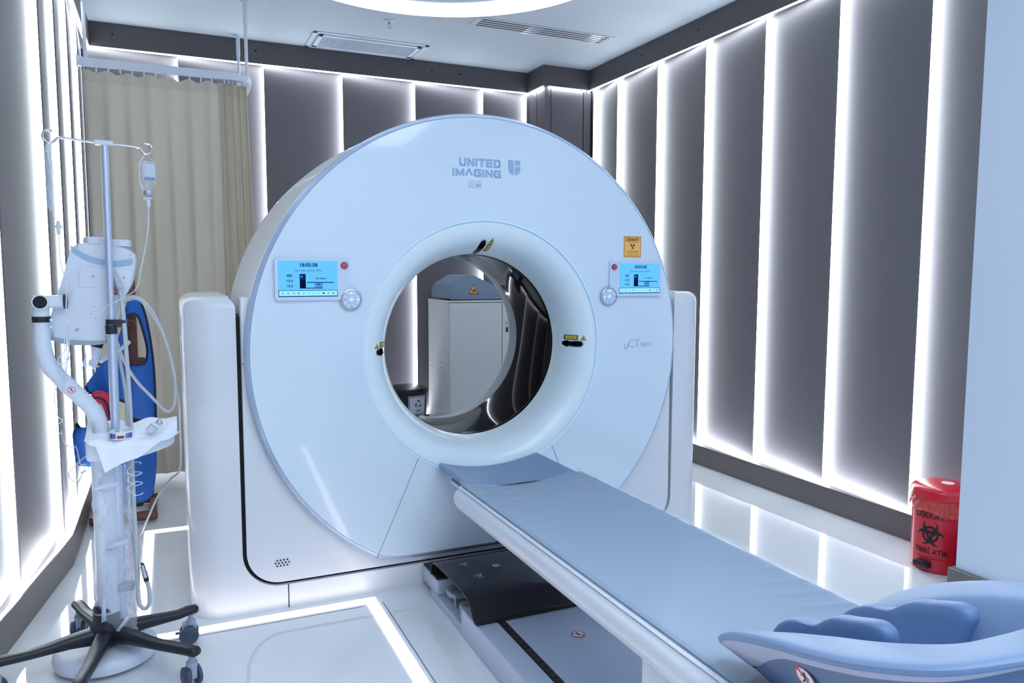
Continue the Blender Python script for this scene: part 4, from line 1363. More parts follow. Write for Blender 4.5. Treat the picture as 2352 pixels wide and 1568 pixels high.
# white drape lying over the tray
def dr(u, v):
    x = -.272 + .285 * u
    hang = max(0, v - .62) / .38
    y = .085 - .155 * min(1, v / .62) - .012 * hang
    z = .857 - .04 * min(1, v / .62) + .006 * sin(x * 60 + v * 6) * (1 - .4 * hang)
    z -= .012 * (1 - abs(2 * u - 1)) 
    if hang > 0:
        depth = .016 + .088 * (max(0, min(1, (u - .07) / .08)) if u < .15 else max(0, 1 - (u - .15) / .62))
        depth *= max(.12, 1 - max(0, (u - .72) / .2))
        z -= hang * depth
        x += -.0 + hang * .015
        y -= .004 * sin(u * 24)
    if u > .8:
        y = .02 + (y - .02) * (1 - .75 * ((u - .8) / .2) ** 2)
    return (x, SY + y - .003, z)
g = G(); g.grid(dr, 60, 50)
o = g.build('drape_sheet', 'paper', None, 180, fix=False); md = o.modifiers.new('s', 'SOLIDIFY'); md.thickness = .0012
tag(o, 'crumpled white disposable sheet spread over the injector stand tray', 'sheet')

# tape cup on the sheet
t = thing('plaster_roll', 'small round white plaster spool with brown band lying on the white sheet', 'plaster roll', (-.162, SY - .055, .812))
mx = Matrix.Translation((-.1615, SY - .05, .0))
g = G(); g.lathe([(.0, .815), (.0345, .815), (.036, .817), (.0368, .8405), (.035, .8415), (.0335, .840), (.033, .82), (0, .82)], mx, 40); g.build('spool', 'whitep', t)
g = G(); g.lathe([(.0368, .8195), (.0371, .8195), (.0373, .829), (.037, .829)], mx, 8, 0, a0=-pi / 2 - .32, a1=-pi / 2 + .25); g.build('band', 'brown', t)
g = G()
for k in range(10):
    for a0 in (-pi / 2 - 1.1, -pi / 2 + .4):
        a = a0 + k * .07; g.box((-.1615 + .0372 * cos(a) - .0006, SY - .05 + .0372 * sin(a) - .0006, .819), (-.1615 + .0372 * cos(a) + .0006, SY - .05 + .0372 * sin(a) + .0006, .836))
g.build('printed_lines', 'bluelabel', t)
# glass vial lying at the edge of the tray
t = thing('glass_vial', 'small clear vial with silver cap leaning on the right end of the white sheet', 'vial', (-.055, SY - .04, .82))
W = Matrix.Translation((-.078, SY - .045, .828)) @ Matrix.Rotation(radians(48), 4, 'Y')
g = G(); g.lathe([(0, 0), (.015, 0), (.016, .003), (.016, .028), (.013, .034), (.0085, .038), (.0085, .044), (0, .044)], W, 28); g.build('glass', 'clear', t)
g = G(); g.lathe([(.0163, .006), (.0163, .024)], W, 28); g.build('label_wrap', 'labelw', t)
g = G(); g.lathe([(0, .040), (.0115, .040), (.0115, .051), (.0105, .053), (0, .053)], W, 28); g.build('cap', 'silver', t)
g = G(); g.tube([(-.043, SY - .05, .872), (-.038, SY - .055, .868), (-.035, SY - .045, .862)], .0015, 0, 6, 4); g.build('pull_tab', 'silver', t)

# hanging bottle
BXb, BYb = -.0505, SY - .01
t = thing('drip_bottle', 'clear upside-down glass medicine bottle hanging from the right drip pole hook', 'bottle', (BXb, BYb, 1.69))
W = Matrix.Translation((BXb, BYb, 0))
g = G(); g.lathe([(0, 1.752), (.021, 1.751), (.0245, 1.746), (.0248, 1.69), (.0235, 1.676), (.0165, 1.661), (.0135, 1.654), (.0135, 1.65), (0, 1.65)], W, 36); g.build('glass', 'clear', t)
bw = lambda u, v, h: (BXb + (.0249 + h) * sin(u / .0249), BYb - (.0249 + h) * cos(u / .0249), v)
g = G()
g.grid(lambda u, v: bw(-.02 + .05 * u, 1.688 + .053 * v, 0), 16, 1, 0)
g.flat(dense([(-.008, 1.688), (.028, 1.688), (.028, 1.697), (-.008, 1.697)], 8), bw, .0004, 1, cut=.004)
g.text('OPAXOL', .0085, .010, 1.6925, lambda u, v, h: bw(.020 - u, 3.385 - v, h), .0008, 2, cut=.004, bold=.0001)
for k in range(6): g.flat(dense([(-.004, 1.703 + k * .006), (.02 - (k % 3) * .004, 1.703 + k * .006), (.02 - (k % 3) * .004, 1.7036 + k * .006), (-.004, 1.7036 + k * .006)], 6), bw, .0005, 3, cut=.004)
g.build('label_wrap', ['labelw', 'bluelabel', 'whitep', 'logo'], t)
g = G(); g.lathe([(0, 1.653), (.0165, 1.653), (.0168, 1.650), (.0168, 1.641), (.016, 1.638), (0, 1.638)], W, 32); g.build('cap', 'silver', t)
g = G(); g.tube([(BXb - .02, BYb, 1.75), (BXb - .012, BYb, 1.763), (BXb - .001, BYb, 1.7765), (BXb + .010, BYb, 1.764), (BXb + .02, BYb, 1.752)], .0011, 0, 6, 5); g.build('hanger', 'clearw', t)
g = G(); g.lathe([(0, 1.639), (.005, 1.638), (.006, 1.632), (.013, 1.63), (.0145, 1.627), (.007, 1.624), (.0062, 1.602), (.004, 1.598), (0, 1.598)], W, 20); g.build('drip_spike', 'tube', t)
# twisted line from the bottle down to the injector
dl = crom([Vector((x, y, z)) for x, y, z in [(BXb, BYb, 1.6), (-.052, BYb, 1.56), (-.058, BYb, 1.503), (-.070, BYb, 1.44), (-.083, BYb, 1.384), (-.093, BYb, 1.335), (-.108, BYb, 1.31), (-.145, BYb - .01, 1.287), (-.19, BYb - .02, 1.262), (-.215, BYb - .045, 1.235), (-.26, BYb - .07, 1.222), (-.30, BYb - .05, 1.2), (-.315, BYb - .04, 1.16), (-.318, BYb - .04, 1.08), (-.328, BYb - .05, 1.0)]], 16)
g = G()
for ph in (0, pi):
    tw = []
    for i, p in enumerate(dl):
        q = 1 if i < 90 else .35
        tw.append(p + Vector((cos(i * .75 + ph), sin(i * .75 + ph), 0)) * .0016 * q)
    g.tube(tw, .0013, 0, 6)
tag(g.build('drip_line', 'tube'), 'thin twisted clear line running from the hanging bottle down behind the drip pole', 'tubing')

# soft bag on the left hook
t = thing('drip_bag', 'empty crumpled clear drip bag hanging from the left drip pole hook', 'drip bag', (-.34, SY - .01, 1.65))
def bag(u, v):
    a = 2 * pi * u
    z = 1.795 - .245 * v
    prof = [(0, .004), (.08, .012), (.25, .013), (.45, .020), (.62, .0215), (.8, .019), (.92, .008), (1, .005)]
    for (a0, r0), (a1, r1) in zip(prof, prof[1:]):
        if a0 <= v <= a1: r = r0 + (r1 - r0) * (v - a0) / (a1 - a0)
    r *= 1.12 + .14 * sin(2 * a + v * 8) + .10 * sin(5 * a - v * 20) + .06 * sin(9 * a + v * 47)
    return (-.338 + .010 * v + r * cos(a), SY - .01 + r * .55 * sin(a), z)
g = G(); g.grid(bag, 40, 60, closeu=True); g.build('bag', 'clear', t, 180, fix=False)
g = G(); g.tube([(-.338, SY - .012, 1.785), (-.336, SY - .014, 1.74), (-.325, SY - .012, 1.69), (-.315, SY - .012, 1.64)], .002, 0, 6, 5); g.tube([(-.325, SY - .01, 1.555), (-.318, SY - .01, 1.535)], .004, 0, 8); g.box((-.345, SY - .014, 1.765), (-.33, SY - .008, 1.772)); g.build('port', 'clearw', t)
W = Matrix.Translation((-.3205, SY - .01, 0))
g = G(); g.lathe([(0, 1.545), (.006, 1.544), (.0065, 1.53), (.013, 1.527), (.012, 1.523), (.0065, 1.52), (.0055, 1.5), (0, 1.498)], W, 16); g.build('drip_spike', 'tube', t)
ll = [(-.3205, SY - .01, 1.5), (-.321, SY - .01, 1.43), (-.316, SY - .012, 1.385), (-.306, SY - .03, 1.35), (-.305, SY - .04, 1.30), (-.309, SY - .045, 1.22), (-.303, SY - .045, 1.165), (-.308, SY - .045, 1.10), (-.322, SY - .05, 1.03), (-.33, SY - .05, .985)]
g = G(); g.tube(ll, .0019, 0, 8, 8)
tag(g.build('drip_line', 'tube'), 'thin clear line hanging from the drip bag past the injector elbow', 'tubing')
# loose loops of fine tubing by the head and arm
g = G()
g.tube([(-.303, SY - .05, 1.15), (-.315, SY - .055, 1.12), (-.335, SY - .06, 1.095), (-.33, SY - .06, 1.075), (-.31, SY - .055, 1.085), (-.302, SY - .05, 1.11), (-.311, SY - .05, 1.15), (-.312, SY - .05, 1.08), (-.318, SY - .05, 1.03), (-.327, SY - .045, 1.0), (-.318, SY - .04, .985)], .0017, 0, 8, 8)
g.tube([(-.35, SY - .03, 1.01), (-.355, SY - .03, .95), (-.348, SY - .03, .90), (-.335, SY - .03, .885), (-.35, SY - .03, .87), (-.355, SY - .03, .85), (-.34, SY - .03, .84)], .0016, 0, 8, 8)
g.cyl((-.309, SY - .05, 1.14), (-.309, SY - .05, 1.165), .004, n=10)
tag(g.build('loose_tubing', 'tube'), 'loose loops of fine clear tubing hanging under the injector head', 'tubing')
# wire loops at the left of the tray
g = G()
g.tube([(-.27, SY - .03, .76), (-.30, SY - .03, .735), (-.325, SY - .03, .705), (-.318, SY - .03, .68), (-.30, SY - .03, .672), (-.285, SY - .03, .70), (-.275, SY - .03, .73), (-.29, SY - .03, .732), (-.30, SY - .03, .79), (-.32, SY - .03, .795), (-.335, SY - .03, .81), (-.34, SY - .03, .85)], .0018, 0, 8, 8)
g.cyl((-.29, SY - .03, .702), (-.272, SY - .03, .708), .003, n=10)
tag(g.build('sensor_wire', 'cable'), 'thin looped wire hanging at the left side of the injector tray', 'wire')
# springy white line right of the column
cl = []
for i in range(60):
    a = i * .32; q = i / 60
    cl.append((-.128 + .018 * cos(a) + .006 * sin(i), SY - .03 + .012 * sin(a), .715 - .105 * q + .012 * sin(a)))
g = G(); g.tube(cl, .0016, 0, 6)
tag(g.build('coiled_line', 'tube'), 'tangled thin white line curling beside the wrapped column below the tray', 'tubing')

# cables
g = G()
A1 = [(-.172, HY - .08, 1.38), (-.160, HY - .095, 1.355), (-.150, HY - .09, 1.32), (-.142, SY - .02, 1.235), (-.138, SY - .015, 1.115), (-.134, SY - .01, .95), (-.134, SY + .0, .87), (-.136, SY + .01, .656), (-.134, SY - .01, .42), (-.132, SY - .03, .24), (-.122, SY - .04, .205), (-.107, SY - .045, .203), (-.097, SY - .045, .225), (-.098, SY - .04, .27), (-.104, SY - .04, .30)]
g.tube(A1, .0072, 0, 12, 8)
rb = crom([Vector(p) for p in A1[:3]], 14)
g.tube(rb, [.0115 if i % 2 else .0095 for i in range(len(rb))], 0, 12)
hc_ = g.build('head_cable', 'cable'); tag(hc_, 'thick pale grey cable running from the injector head down beside the drip pole', 'cable')
g = G(); g.tube([(-.104, SY - .04, .298), (-.1065, SY - .04, .312)], .009, 1, 16); g.tube([(-.1065, SY - .04, .312), (-.111, SY - .04, .335)], .0095, 0, 20); g.tube([(-.111, SY - .04, .335), (-.115, SY - .04, .358)], .0078, 0, 20); g.tube([(-.115, SY - .04, .356), (-.1165, SY - .04, .365)], .0055, 1, 14)
g.build('plug', ['chrome', 'plast'], hc_)
g = G(); g.tube([(-.175, 3.08, 1.13), (-.155, 3.12, 1.05), (-.12, 3.2, .965), (-.076, 3.22, .904), (-.03, 3.2, .85), (-.006, 3.2, .845), (.010, 3.2, .885), (.010, 3.2, .99), (-.020, 3.2, 1.136), (-.07, 3.2, 1.25), (-.125, 3.2, 1.285), (-.175, 3.18, 1.235), (-.178, 3.12, 1.13), (-.15, 3.0, .95), (-.148, 2.99, .75), (-.152, 2.98, .5), (-.14, 2.975, .36), (-.138, 2.975, .2)], .0055, 0, 10, 10)
tag(g.build('looped_cable', 'cable'), 'pale grey cable looping wide to the right in front of the blue apron', 'cable')
g = G(); g.tube([(-.15, 3.12, 1.27), (-.10, 3.4, 1.262), (-.03, 3.5, 1.13), (.005, 3.55, .97), (.028, 3.6, .82), (.030, 3.75, .7), (.026, 4.0, .43), (-.02, 4.05, .36), (-.08, 4.1, .27), (-.14, 4.2, .12), (-.185, 4.3, .014), (-.25, 4.36, .010)], .0055, 0, 10, 10)
tag(g.build('cable_to_scanner', 'cable'), 'pale grey cable passing behind the scanner side and down to the floor', 'cable')

# ================================================================== CURTAIN AND RAIL
t = thing('curtain_rail', 'white ceiling hung curtain rail with rounded corner at the back left', 'curtain rail', (.0, 5.43, 2.65))
rp_ = [(-.44, 5.43), (-.2, 5.43), (.1, 5.43), (.36, 5.43), (.45, 5.436), (.515, 5.47), (.545, 5.53), (.552, 5.62), (.552, 6.0), (.552, 6.31)]
rp_ = crom2(rp_, 6)
def ribbon(g, pts, w_, z0, z1, m_=0):
    v, f = [], []
    for i, p in enumerate(pts):
        tn = (pts[min(i + 1, len(pts) - 1)] - pts[max(i - 1, 0)]); tn.z = 0; tn.normalize(); nn_ = Vector((tn.y, -tn.x, 0)) * w_ / 2
        for s_, z in ((-1, z0), (1, z0), (1, z1), (-1, z1)): v.append((p.x + nn_.x * s_, p.y + nn_.y * s_, z))
    for i in range(len(pts) - 1):
        for q in range(4): f.append((i * 4 + q, i * 4 + (q + 1) % 4, (i + 1) * 4 + (q + 1) % 4, (i + 1) * 4 + q))
    f.append((0, 1, 2, 3)); k = (len(pts) - 1) * 4; f.append((k, k + 3, k + 2, k + 1))
    g.raw(v, f, m_)
g = G(); ribbon(g, rp_, .028, 2.625, 2.672); g.build('rail', 'rail', t)
g = G(); g.box((-.455, 5.405, 2.622), (-.425, 5.455, 2.675), bev=.003); g.box((-.456, 5.39, 2.61), (-.452, 5.47, 2.69)); g.build('wall_bracket', 'rail', t)
for x, y, z0 in ((.527, 5.47, 2.67), (.545, 6.25, 2.67), (-.41, 5.43, 2.67)):
    g = G(); g.cyl((x, y, z0), (x, y, CZ - .004), .011, n=14); g.cyl((x, y, CZ - .15), (x, y, CZ - .001), .014, n=14); g.cyl((x, y, CZ - .008), (x, y, CZ - .0005), .028, n=18)
    g.build('hanger_rod', 'rail', t)
def path_at(q):
    q = max(0, min(1, q)) * (len(rp_) - 1); a = int(min(q, len(rp_) - 2)); return rp_[a].lerp(rp_[a + 1], q - a)
# the curtain itself
def curt(u, v):
    # u along, v downwards
    z = 2.600 - 2.545 * v
    if u < .70:
        q = u / .70; x = -.43 + (.335 + .43) * q; amp = .013; ph = q * 2 * pi * 6.5; y = 5.43
        off = sin(ph + .35 * sin(ph)) * amp * (.35 + .65 * min(1, v * 3)) + .008 * sin(ph * .37 + v * 3)
        x += .012 * cos(ph) * v + .025 * v * (q - .5) * 0
        z -= .010 * (1 - abs(cos(ph / 2))) if v < .02 else 0
    else:
        q = (u - .70) / .30; x = .335 + .195 * q + .02 * v * q; amp = .03; ph = q * 2 * pi * 4.5; y = 5.43 + .05 * q ** 2
        off = sin(ph) * amp * (.7 + .3 * v) * min(1, q * 6) + .006 * sin(ph * 2.3 + v * 2)
        x += .02 * v * q + .010 * cos(ph)
        x += .035 * v * max(0, q - .3)
    return (x, y - off, z + (.006 * sin(u * 60) if v < .01 else 0))
g = G(); g.grid(curt, 420, 60)
cu = g.build('curtain', 'curtain', None, 180, fix=False); tag(cu, 'long beige fabric curtain hanging in soft folds at the back left', 'curtain')
md = cu.modifiers.new('s', 'SOLIDIFY'); md.thickness = .002
g = G(); g.grid(lambda u, v: tuple(a + b for a, b in zip(curt(u, v * .028), (0, -.003, 0))), 420, 2)
ho = g.build('hem', 'hem', cu, 180, fix=False)
g = G()
for k in range(13):
    x = -.42 + k * .066 if k < 12 else .5
    g.box((x - .004, 5.424, 2.595), (x + .004, 5.436, 2.627), bev=.001, seg=1)
for k in range(6): g.box((.38 + k * .026, 5.424 + .006 * k, 2.595), (.386 + k * .026, 5.436 + .006 * k, 2.627), bev=.001, seg=1)
g.each('curtain_glider', 'rail', t)

# ================================================================== APRON RACK
t = thing('apron_rack', 'dark brown wooden apron stand in front of the beige curtain', 'stand', (-.2, 4.75, 0))
RX = -.19
g = G()
for y in (4.58, 4.93):
    o = G().box((-.43, y - .02, .012), (-.095, y + .02, .062), bev=.012, seg=3).build('foot_bar', 'wood', t)
for x in (-.40, -.12): G().box((x - .02, 4.60, .02), (x + .02, 4.91, .05), bev=.008).build('foot_rail', 'wood', t)
G().prism(rrect(RX - .024, .0, RX + .024, 1.300, .02, 4), lambda u, v, h: (u, 4.74 + h, v + .05), -.0225, .0225, bev=.006).build('post', 'wood', t)
G().box((RX - .22, 4.70, 1.07), (RX + .018, 4.76, 1.115), bev=.015).build('hanging_bar', 'wood', t)
G().box((RX - .02, 4.66, .62), (RX + .02, 4.76, .66), bev=.01).build('hanging_arm', 'wood', t)
G().box((RX - .22, 4.72, .86), (RX + .06, 4.75, .90), bev=.01).build('cross_bar', 'wood', t)
G().box((RX - .21, 4.68, .30), (RX + .05, 4.71, .34), bev=.01).build('lower_bar', 'wood', t)

def cloth(outl, yb, wav, thick, name, matn, holes=(), par=None, smooth_n=4):
    """solid soft panel cut to an (x, z) outline, bulging and rippling in y"""
    c = crom2(outl, smooth_n, True)
    bm = bmesh.new()
    fc_ = bm.faces.new([bm.verts.new((p.x, 0, p.y)) for p in c])
    xs = [p.x for p in c]; zs = [p.y for p in c]
    for ax, lo, hi, st in ((0, min(xs), max(xs), .02), (2, min(zs), max(zs), .03)):
        a = lo + st
        while a < hi:
            co = [0, 0, 0]; co[ax] = a; no = [0, 0, 0]; no[ax] = 1
            bmesh.ops.bisect_plane(bm, geom=list(bm.verts) + list(bm.edges) + list(bm.faces), plane_co=co, plane_no=no); a += st
    for v in bm.verts: v.co.y = yb + wav(v.co.x, v.co.z)
    g = G(); g.bm(bm)
    o = g.build(name, matn, par, 60, fix=False)
    md = o.modifiers.new('s', 'SOLIDIFY'); md.thickness = thick; md.offset = 0
    return o
# blue vest: two fronts round the neck opening, joined over the shoulder
kx = 4.55 / 4.62
wv = lambda x, z: .012 * sin(x * 38 + z * 5) + .008 * sin(z * 13) - .025 * cos((x + .2) * 6)
vest = thing('lead_apron', 'blue radiation vest with navy edging hanging high on the wooden stand', 'apron', (-.2, 4.6, 1.2))
right = [(-.205, 1.205), (-.17, 1.225), (-.135, 1.215), (-.112, 1.12), (-.096, 1.0), (-.086, .87), (-.084, .70), (-.088, .545), (-.15, .575), (-.208, .60), (-.222, .68), (-.216, .80), (-.212, .875), (-.17, .878), (-.130, .885), (-.115, .93), (-.118, .99), (-.132, 1.06), (-.150, 1.13), (-.175, 1.150), (-.20, 1.14), (-.218, 1.11)]
cloth(right, 4.60, wv, .02, 'right_front', 'apron', par=vest)
left = [(-.21, 1.19), (-.222, 1.13), (-.235, 1.06), (-.262, 1.0), (-.31, .92), (-.37, .84), (-.415, .775), (-.40, .735), (-.34, .73), (-.28, .705), (-.225, .67), (-.215, .74), (-.212, .87), (-.216, 1.0), (-.206, 1.12)]
cloth(left, 4.585, wv, .02, 'left_front', 'apron', par=vest)
def edge(pts, y, r, par, name='edging', m_='apronk'):
    c = crom2(pts, 5)
    g = G(); g.tube([(p.x, y + wv(p.x, p.y), p.y) for p in c], r, 0, 8); return g.build(name, m_, par)
edge([(-.215, 1.115), (-.20, 1.142), (-.175, 1.150), (-.150, 1.13), (-.132, 1.06), (-.118, .99), (-.115, .93), (-.130, .885), (-.17, .878), (-.212, .875), (-.216, .80), (-.222, .68), (-.208, .60)], 4.59, .006, vest)
edge([(-.135, 1.215), (-.112, 1.12), (-.096, 1.0), (-.086, .87), (-.084, .70), (-.088, .545)], 4.59, .006, vest)
edge([(-.415, .775), (-.40, .735), (-.34, .73), (-.28, .705), (-.225, .67)], 4.575, .006, vest)
cloth([(-.205, .60), (-.09, .548), (-.088, .50), (-.092, .455), (-.15, .44), (-.21, .45), (-.212, .53)], 4.60, wv, .018, 'waist_band', 'apronb', par=vest)
skirt = [(-.30, .455), (-.2, .452), (-.095, .452), (-.090, .38), (-.096, .28), (-.112, .18), (-.15, .132), (-.24, .135), (-.29, .2), (-.30, .33)]
sk = cloth(skirt, 4.57, lambda x, z: .01 * sin(x * 40) - .02 * cos((x + .2) * 7), .024, 'lead_skirt', 'apron')
tag(sk, 'blue radiation skirt hanging at the bottom of the wooden stand below the vest', 'apron')
c_ = [(-.30, .33), (-.29, .2), (-.24, .135), (-.15, .132), (-.112, .18)]
g = G(); g.tube([(p.x, 4.565 + .01 * sin(p.x * 40) - .02 * cos((p.x + .2) * 7), p.y) for p in crom2(c_, 5)], .007, 0, 8); g.build('edging', 'apronk', sk)
red_ = thing('thyroid_collar', 'red edged protective collar peeking out below the blue vest left side', 'collar', (-.3, 4.45, .65))
rr_ = [(-.385, .735), (-.36, .755), (-.325, .755), (-.30, .735), (-.292, .68), (-.29, .60), (-.286, .50), (-.30, .48), (-.312, .56), (-.322, .64), (-.34, .69), (-.365, .705)]
cloth(rr_, 4.48, lambda x, z: .004 * sin(z * 30), .02, 'collar', 'apronr', par=red_)
g = G(); g.tube([(p.x, 4.466, p.y) for p in crom2([(-.38, .718), (-.35, .722), (-.32, .70), (-.305, .65), (-.30, .58)], 5)], .004, 0, 8); g.build('edging', 'apronk', red_)
la = thing('folded_apron', 'folded blue and black protective apron low beside the left wall', 'apron', (-.4, 4.42, .4))
cloth([(-.45, .61), (-.415, .57), (-.39, .62), (-.34, .625), (-.335, .58), (-.445, .575)], 4.42, lambda x, z: .004 * sin(z * 30), .018, 'black_top', 'apronb', par=la)
cloth([(-.462, .575), (-.40, .582), (-.335, .585), (-.325, .50), (-.33, .40), (-.34, .375), (-.44, .385), (-.458, .41), (-.466, .48)], 4.42, lambda x, z: .006 * sin(x * 50) + .004 * sin(z * 30), .024, 'blue_body', 'apron', par=la)

# ================================================================== THINGS SEEN THROUGH THE BORE
cb = thing('storage_cabinet', 'tall white storage cabinet seen through the scanner bore', 'cabinet', (2.5, 6.0, 0))
cx0, cx1, cy0, cy1, cz1 = 2.05, 2.98, 5.79, 6.325, 1.15
g = G(); g.box((cx0, cy0 + .012, 0.0), (cx1, cy1, cz1 - .012), bev=.002, seg=1); g.box((cx0 - .003, cy0 - .008, cz1 - .014), (cx1 + .003, cy1, cz1), bev=.002, seg=1); g.build('body', 'cab', cb)
for a, b in ((cx0 + .005, 2.512), (2.518, cx1 - .005)):
    g = G(); g.box((a, cy0 - .006, .06), (b, cy0 + .012, cz1 - .02), bev=.0025, seg=2); d_ = g.build('door', 'cab', cb)
    if a > 2.3:
        g = G(); g.cyl((2.55, cy0 - .012, .96), (2.55, cy0 - .005, .96), .012, n=20); g.build('lock', 'silver', d_)
        g = G(); g.box((2.546, cy0 - .018, .885), (2.562, cy0 - .006, .925), bev=.003); g.build('key_fob', 'black', d_)
g = G()
for y, z in ((6.235, .578), (5.99, .592)):
    g.box((cx0 - .002, y - .045, z - .022), (cx0 + .001, y + .045, z + .022), 0, .002, 1); g.box((cx0 - .0028, y - .033, z - .012), (cx0 - .0019, y + .033, z + .006), 1)
g.build('vent_slot', ['whitep', 'grille'], cb)

wd_ = thing('foam_wedge', 'grey covered foam wedge lying on top of the white cabinet', 'cushion', (2.4, 6.0, cz1))
# long wedge profile in (x,z), extruded in y
prf = [(2.12, 1.155), (2.078, 1.156), (2.067, 1.162), (2.064, 1.18), (2.064, 1.22), (2.072, 1.265), (2.10, 1.288), (2.195, 1.342), (2.235, 1.352), (2.27, 1.345), (2.47, 1.262), (2.55, 1.245), (2.62, 1.25), (2.72, 1.23), (2.8, 1.20), (2.803, 1.165), (2.79, 1.156), (2.6, 1.155)]
prf = [(a, b + .004) for a, b in prf]
pw = crom2(prf, 3, True); cw_ = Vector((2.42, 1.22, 0))
g = G(); loft([[(cw_.x + (p.x - cw_.x) * sc_, 6.05 + h_, cw_.y + (p.y - cw_.y) * sc_) for p in pw] for h_, sc_ in ((-.235, 0), (-.235, .5), (-.235, .965), (-.231, .985), (-.222, 1), (.222, 1), (.231, .985), (.235, .965), (.235, .5), (.235, 0))], g=g)
wb_ = g.build('cover', 'wedge', wd_, 50)
g = G(); g.tube([(cw_.x + (p.x - cw_.x) * .985, 5.818, cw_.y + (p.y - cw_.y) * .985) for p in pw + pw[:1]], .004, 0, 8); g.build('piping', 'wedge', wb_)
wf = lambda u, v, h: (2.273 + u, 5.8145 - h, 1.237 + v)
g = G(); g.flat(tri(0, 0, .085), wf, .0, 1); g.flat(tri(0, 0, .071), wf, .0008, 0)
g.flat([(-.022, -.02), (.022, -.02), (.022, -.015), (-.022, -.015)], wf, .0016, 1); g.flat([(-.018, -.012), (-.002, -.002), (.008, -.008), (.02, -.004), (.018, -.012)], wf, .0016, 1); g.flat([(-.006, .0), (.006, .008), (.012, .0), (.0, -.008)], wf, .0016, 1)
g.build('warning_label', ['orange', 'black'], wb_)

# black waste bin with recycling label
bn = thing('recycling_bin', 'black round bin with white recycling label seen through the bore beside the white cabinet', 'waste bin', (1.765, 6.02, 0))
bx, by, br = 1.765, 6.02, .165
W = Matrix.Translation((bx, by, 0))
g = G(); g.lathe([(0, .002), (br * .86, .002), (br * .88, .012), (br * .985, .40), (0, .40)], W, 48); g.build('body', 'bin', bn)
g = G(); g.lathe([(br * .99, .395), (br * 1.03, .40), (br * 1.035, .425), (br, .437), (br * .8, .448), (.0, .455)], W, 48); g.build('lid', 'bin', bn)
a_c = radians(-90 + 17)
def binf(u, v, h):
    rr = br * (.88 + .105 * (v / .4)) + .0012 + h
    a = a_c + u / br
    return (bx + rr * cos(a), by + rr * sin(a), v)
g = G()
g.grid(lambda u, v: binf(-.088 + .176 * u, .16 + .225 * v, 0), 24, 4, 0)
for a, b, c, d in ((-.083, .165, .083, .170), (-.083, .374, .083, .379), (-.083, .165, -.078, .379), (.078, .165, .083, .379)):
    g.flat(dense([(a, b), (c, b), (c, d), (a, d)], 6), binf, .0008, 1, cut=.02)
def rec_arrow(ang):
    out = []
    # a folded arrow: body along one side of the triangle with a bend, in unit coordinates
    pts = [(-.30, .52), (-.12, .82), (.12, .82), (.30, .52), (.46, .60), (.40, .22), (.04, .34), (.17, .42), (.06, .60), (-.06, .60), (-.18, .40)]
    for x, y in pts:
        out.append((x * cos(ang) - y * sin(ang), x * sin(ang) + y * cos(ang)))
    return out
for k in range(3):
    g.flat([(x * .042, .318 + y * .042) for x, y in rec_arrow(k * 2 * pi / 3)], binf, .0008, 1, cut=.012)
g.text('GERİ', .024, 0, .262, binf, .0008, 1, cut=.012, bold=.0006)
g.text('DÖNÜŞMEYEN', .022, 0, .232, binf, .0008, 1, cut=.012, bold=.0005)
g.text('EVSEL ATIK', .022, 0, .203, binf, .0008, 1, cut=.012, bold=.0005)
g.build('recycling_label', ['binlab', 'black'], bn)

# ================================================================== RED MEDICAL WASTE BIN
rb_ = thing('medical_waste_bin', 'red pedal bin with black biohazard symbol by the right wall corner', 'waste bin', (3.285, 2.36, 0))
bx2, by2, br2 = 3.283, 2.362, .132
W = Matrix.Translation((bx2, by2, 0))
g = G(); g.lathe([(0, .0015), (br2 * .9, .0015), (br2 * .94, .008), (br2 * .97, .3), (br2 * .985, .345), (0, .345)], W, 56); rbo = g.build('body', 'rbin', rb_)
g = G(); g.lathe([(br2 * .99, .340), (br2 * 1.055, .345), (br2 * 1.06, .358), (br2 * 1.03, .366), (br2 * 1.035, .374), (br2 * .98, .388), (br2 * .8, .399), (br2 * .4, .405), (0, .406)], W, 56); lid = g.build('lid', 'rbin', rb_)
g = G(); g.lathe([(0, .4075), (.028, .4070), (.028, .406)], Matrix.Translation((bx2 - .0, by2 - .02, 0)), 24); g.lathe([(0, .4080), (.006, .4079)], Matrix.Translation((bx2, by2 - .02, 0)), 12, 1); g.build('lid_sticker', ['whitep', 'logo'], lid)
def rbag(u, v):
    a = 2 * pi * u
    z = .345 - (.075 + .022 * sin(a * 1.0 + 2.2) + .006 * sin(a * 7)) * v
    r = br2 * (.995 + .035 * v) + .0035 * sin(a * 23 + v * 7) * (.4 + v) + .002 * sin(a * 41) + (.004 if v > .9 else 0)
    return (bx2 + r * cos(a), by2 + r * sin(a), z)
g = G(); g.grid(rbag, 160, 12, closeu=True); g.build('bin_liner', 'rbag', rb_, 180, fix=False)
a_c2 = radians(-165)
def rbf(u, v, h):
    a = a_c2 + u / br2; rr = br2 * (.94 + .03 * v / .3) + .0012 + h
    return (bx2 + rr * cos(a), by2 + rr * sin(a), v)
g = G()
cz_ = .182
S = .058
def arcband(cx, cy, r0, r1, a0, a1, n=12):
    p = [(cx + r1 * cos(a0 + (a1 - a0) * k / n), cy + r1 * sin(a0 + (a1 - a0) * k / n)) for k in range(n + 1)]
    p += [(cx + r0 * cos(a1 - (a1 - a0) * k / n), cy + r0 * sin(a1 - (a1 - a0) * k / n)) for k in range(n + 1)]
    return p
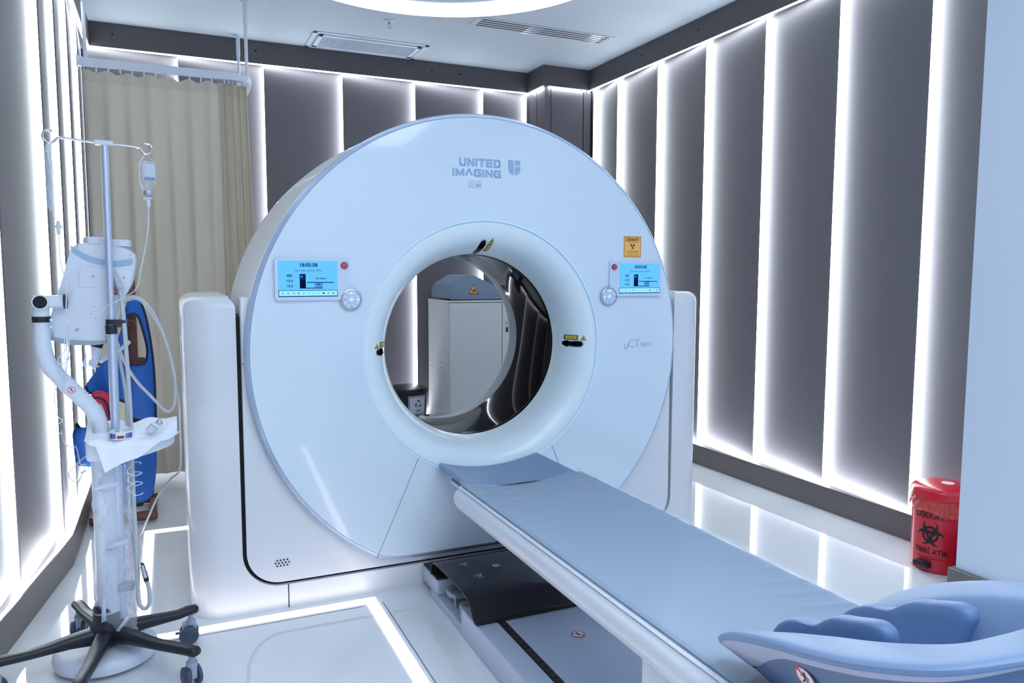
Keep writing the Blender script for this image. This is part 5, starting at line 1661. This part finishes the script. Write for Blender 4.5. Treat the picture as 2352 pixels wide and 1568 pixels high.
for k in range(3):
    th = pi / 2 + k * 2 * pi / 3
    # horned crescent opening outwards: outer disc minus an outward-shifted inner disc
    c1 = (.52 * S * cos(th), .52 * S * sin(th)); R1 = .62 * S
    c2 = (.74 * S * cos(th), .74 * S * sin(th)); R2 = .45 * S
    pts = []
    # tips lie where the circles meet
    d = .22 * S
    aa = (R1 ** 2 - R2 ** 2 + d * d) / (2 * d)
    hh_ = sqrt(max(0, R1 ** 2 - aa ** 2))
    b1 = atan2(hh_, aa); b2 = atan2(hh_, aa - d)
    n = 20
    for i in range(n + 1):
        a = th + b1 + (2 * pi - 2 * b1) * i / n
        pts.append((c1[0] + R1 * cos(a), cz_ + c1[1] + R1 * sin(a)))
    for i in range(1, n):
        a = th - b2 - (2 * pi - 2 * b2) * i / n
        pts.append((c2[0] + R2 * cos(a), cz_ + c2[1] + R2 * sin(a)))
    g.flat([(x, y) for x, y in pts], rbf, .0008, 0, cut=.008)
    g.flat([(x, cz_ + y) for x, y in arcband(0, 0, .50 * S, .68 * S, th - .62, th + .62)], rbf, .0014 if False else .0008, 0, cut=.008)
g.flat([(x, cz_ + y) for x, y in circ(0, 0, .07 * S, 12)], rbf, .0012, 1)
g.text('TIBBİ ATIK', .034, .004, .1, rbf, .0008, 0, cut=.008, bold=.0006, sx=.95)
g.text('DİKKAT!', .036, -.002, .267, rbf, .0008, 0, cut=.008, bold=.0008)
g.text('ULUSLARARASI BİYOTEHLİKE', .0078, .004, .076, rbf, .0008, 0, cut=.008); g.text('DOKUNMAYINIZ KARIŞTIRMAYINIZ', .0078, .004, .067, rbf, .0008, 0, cut=.008)
g.build('biohazard_marking', ['black', 'rbin'], rbo)
aP = radians(-176)
Rm = Matrix.Translation((bx2 + br2 * cos(aP) * .92, by2 + br2 * sin(aP) * .92, .042)) @ Matrix.Rotation(aP, 4, 'Z')
g = G(); g.box((-.02, -.036, -.016), (.032, .036, .008), 0, .005, 2, Rm); g.box((.0, -.03, .006), (.03, .03, .012), 0, .003, 2, Rm); g.box((-.03, -.012, -.03), (.0, .012, -.012), 0, .003, 1, Rm); g.build('pedal', 'plast', rb_)
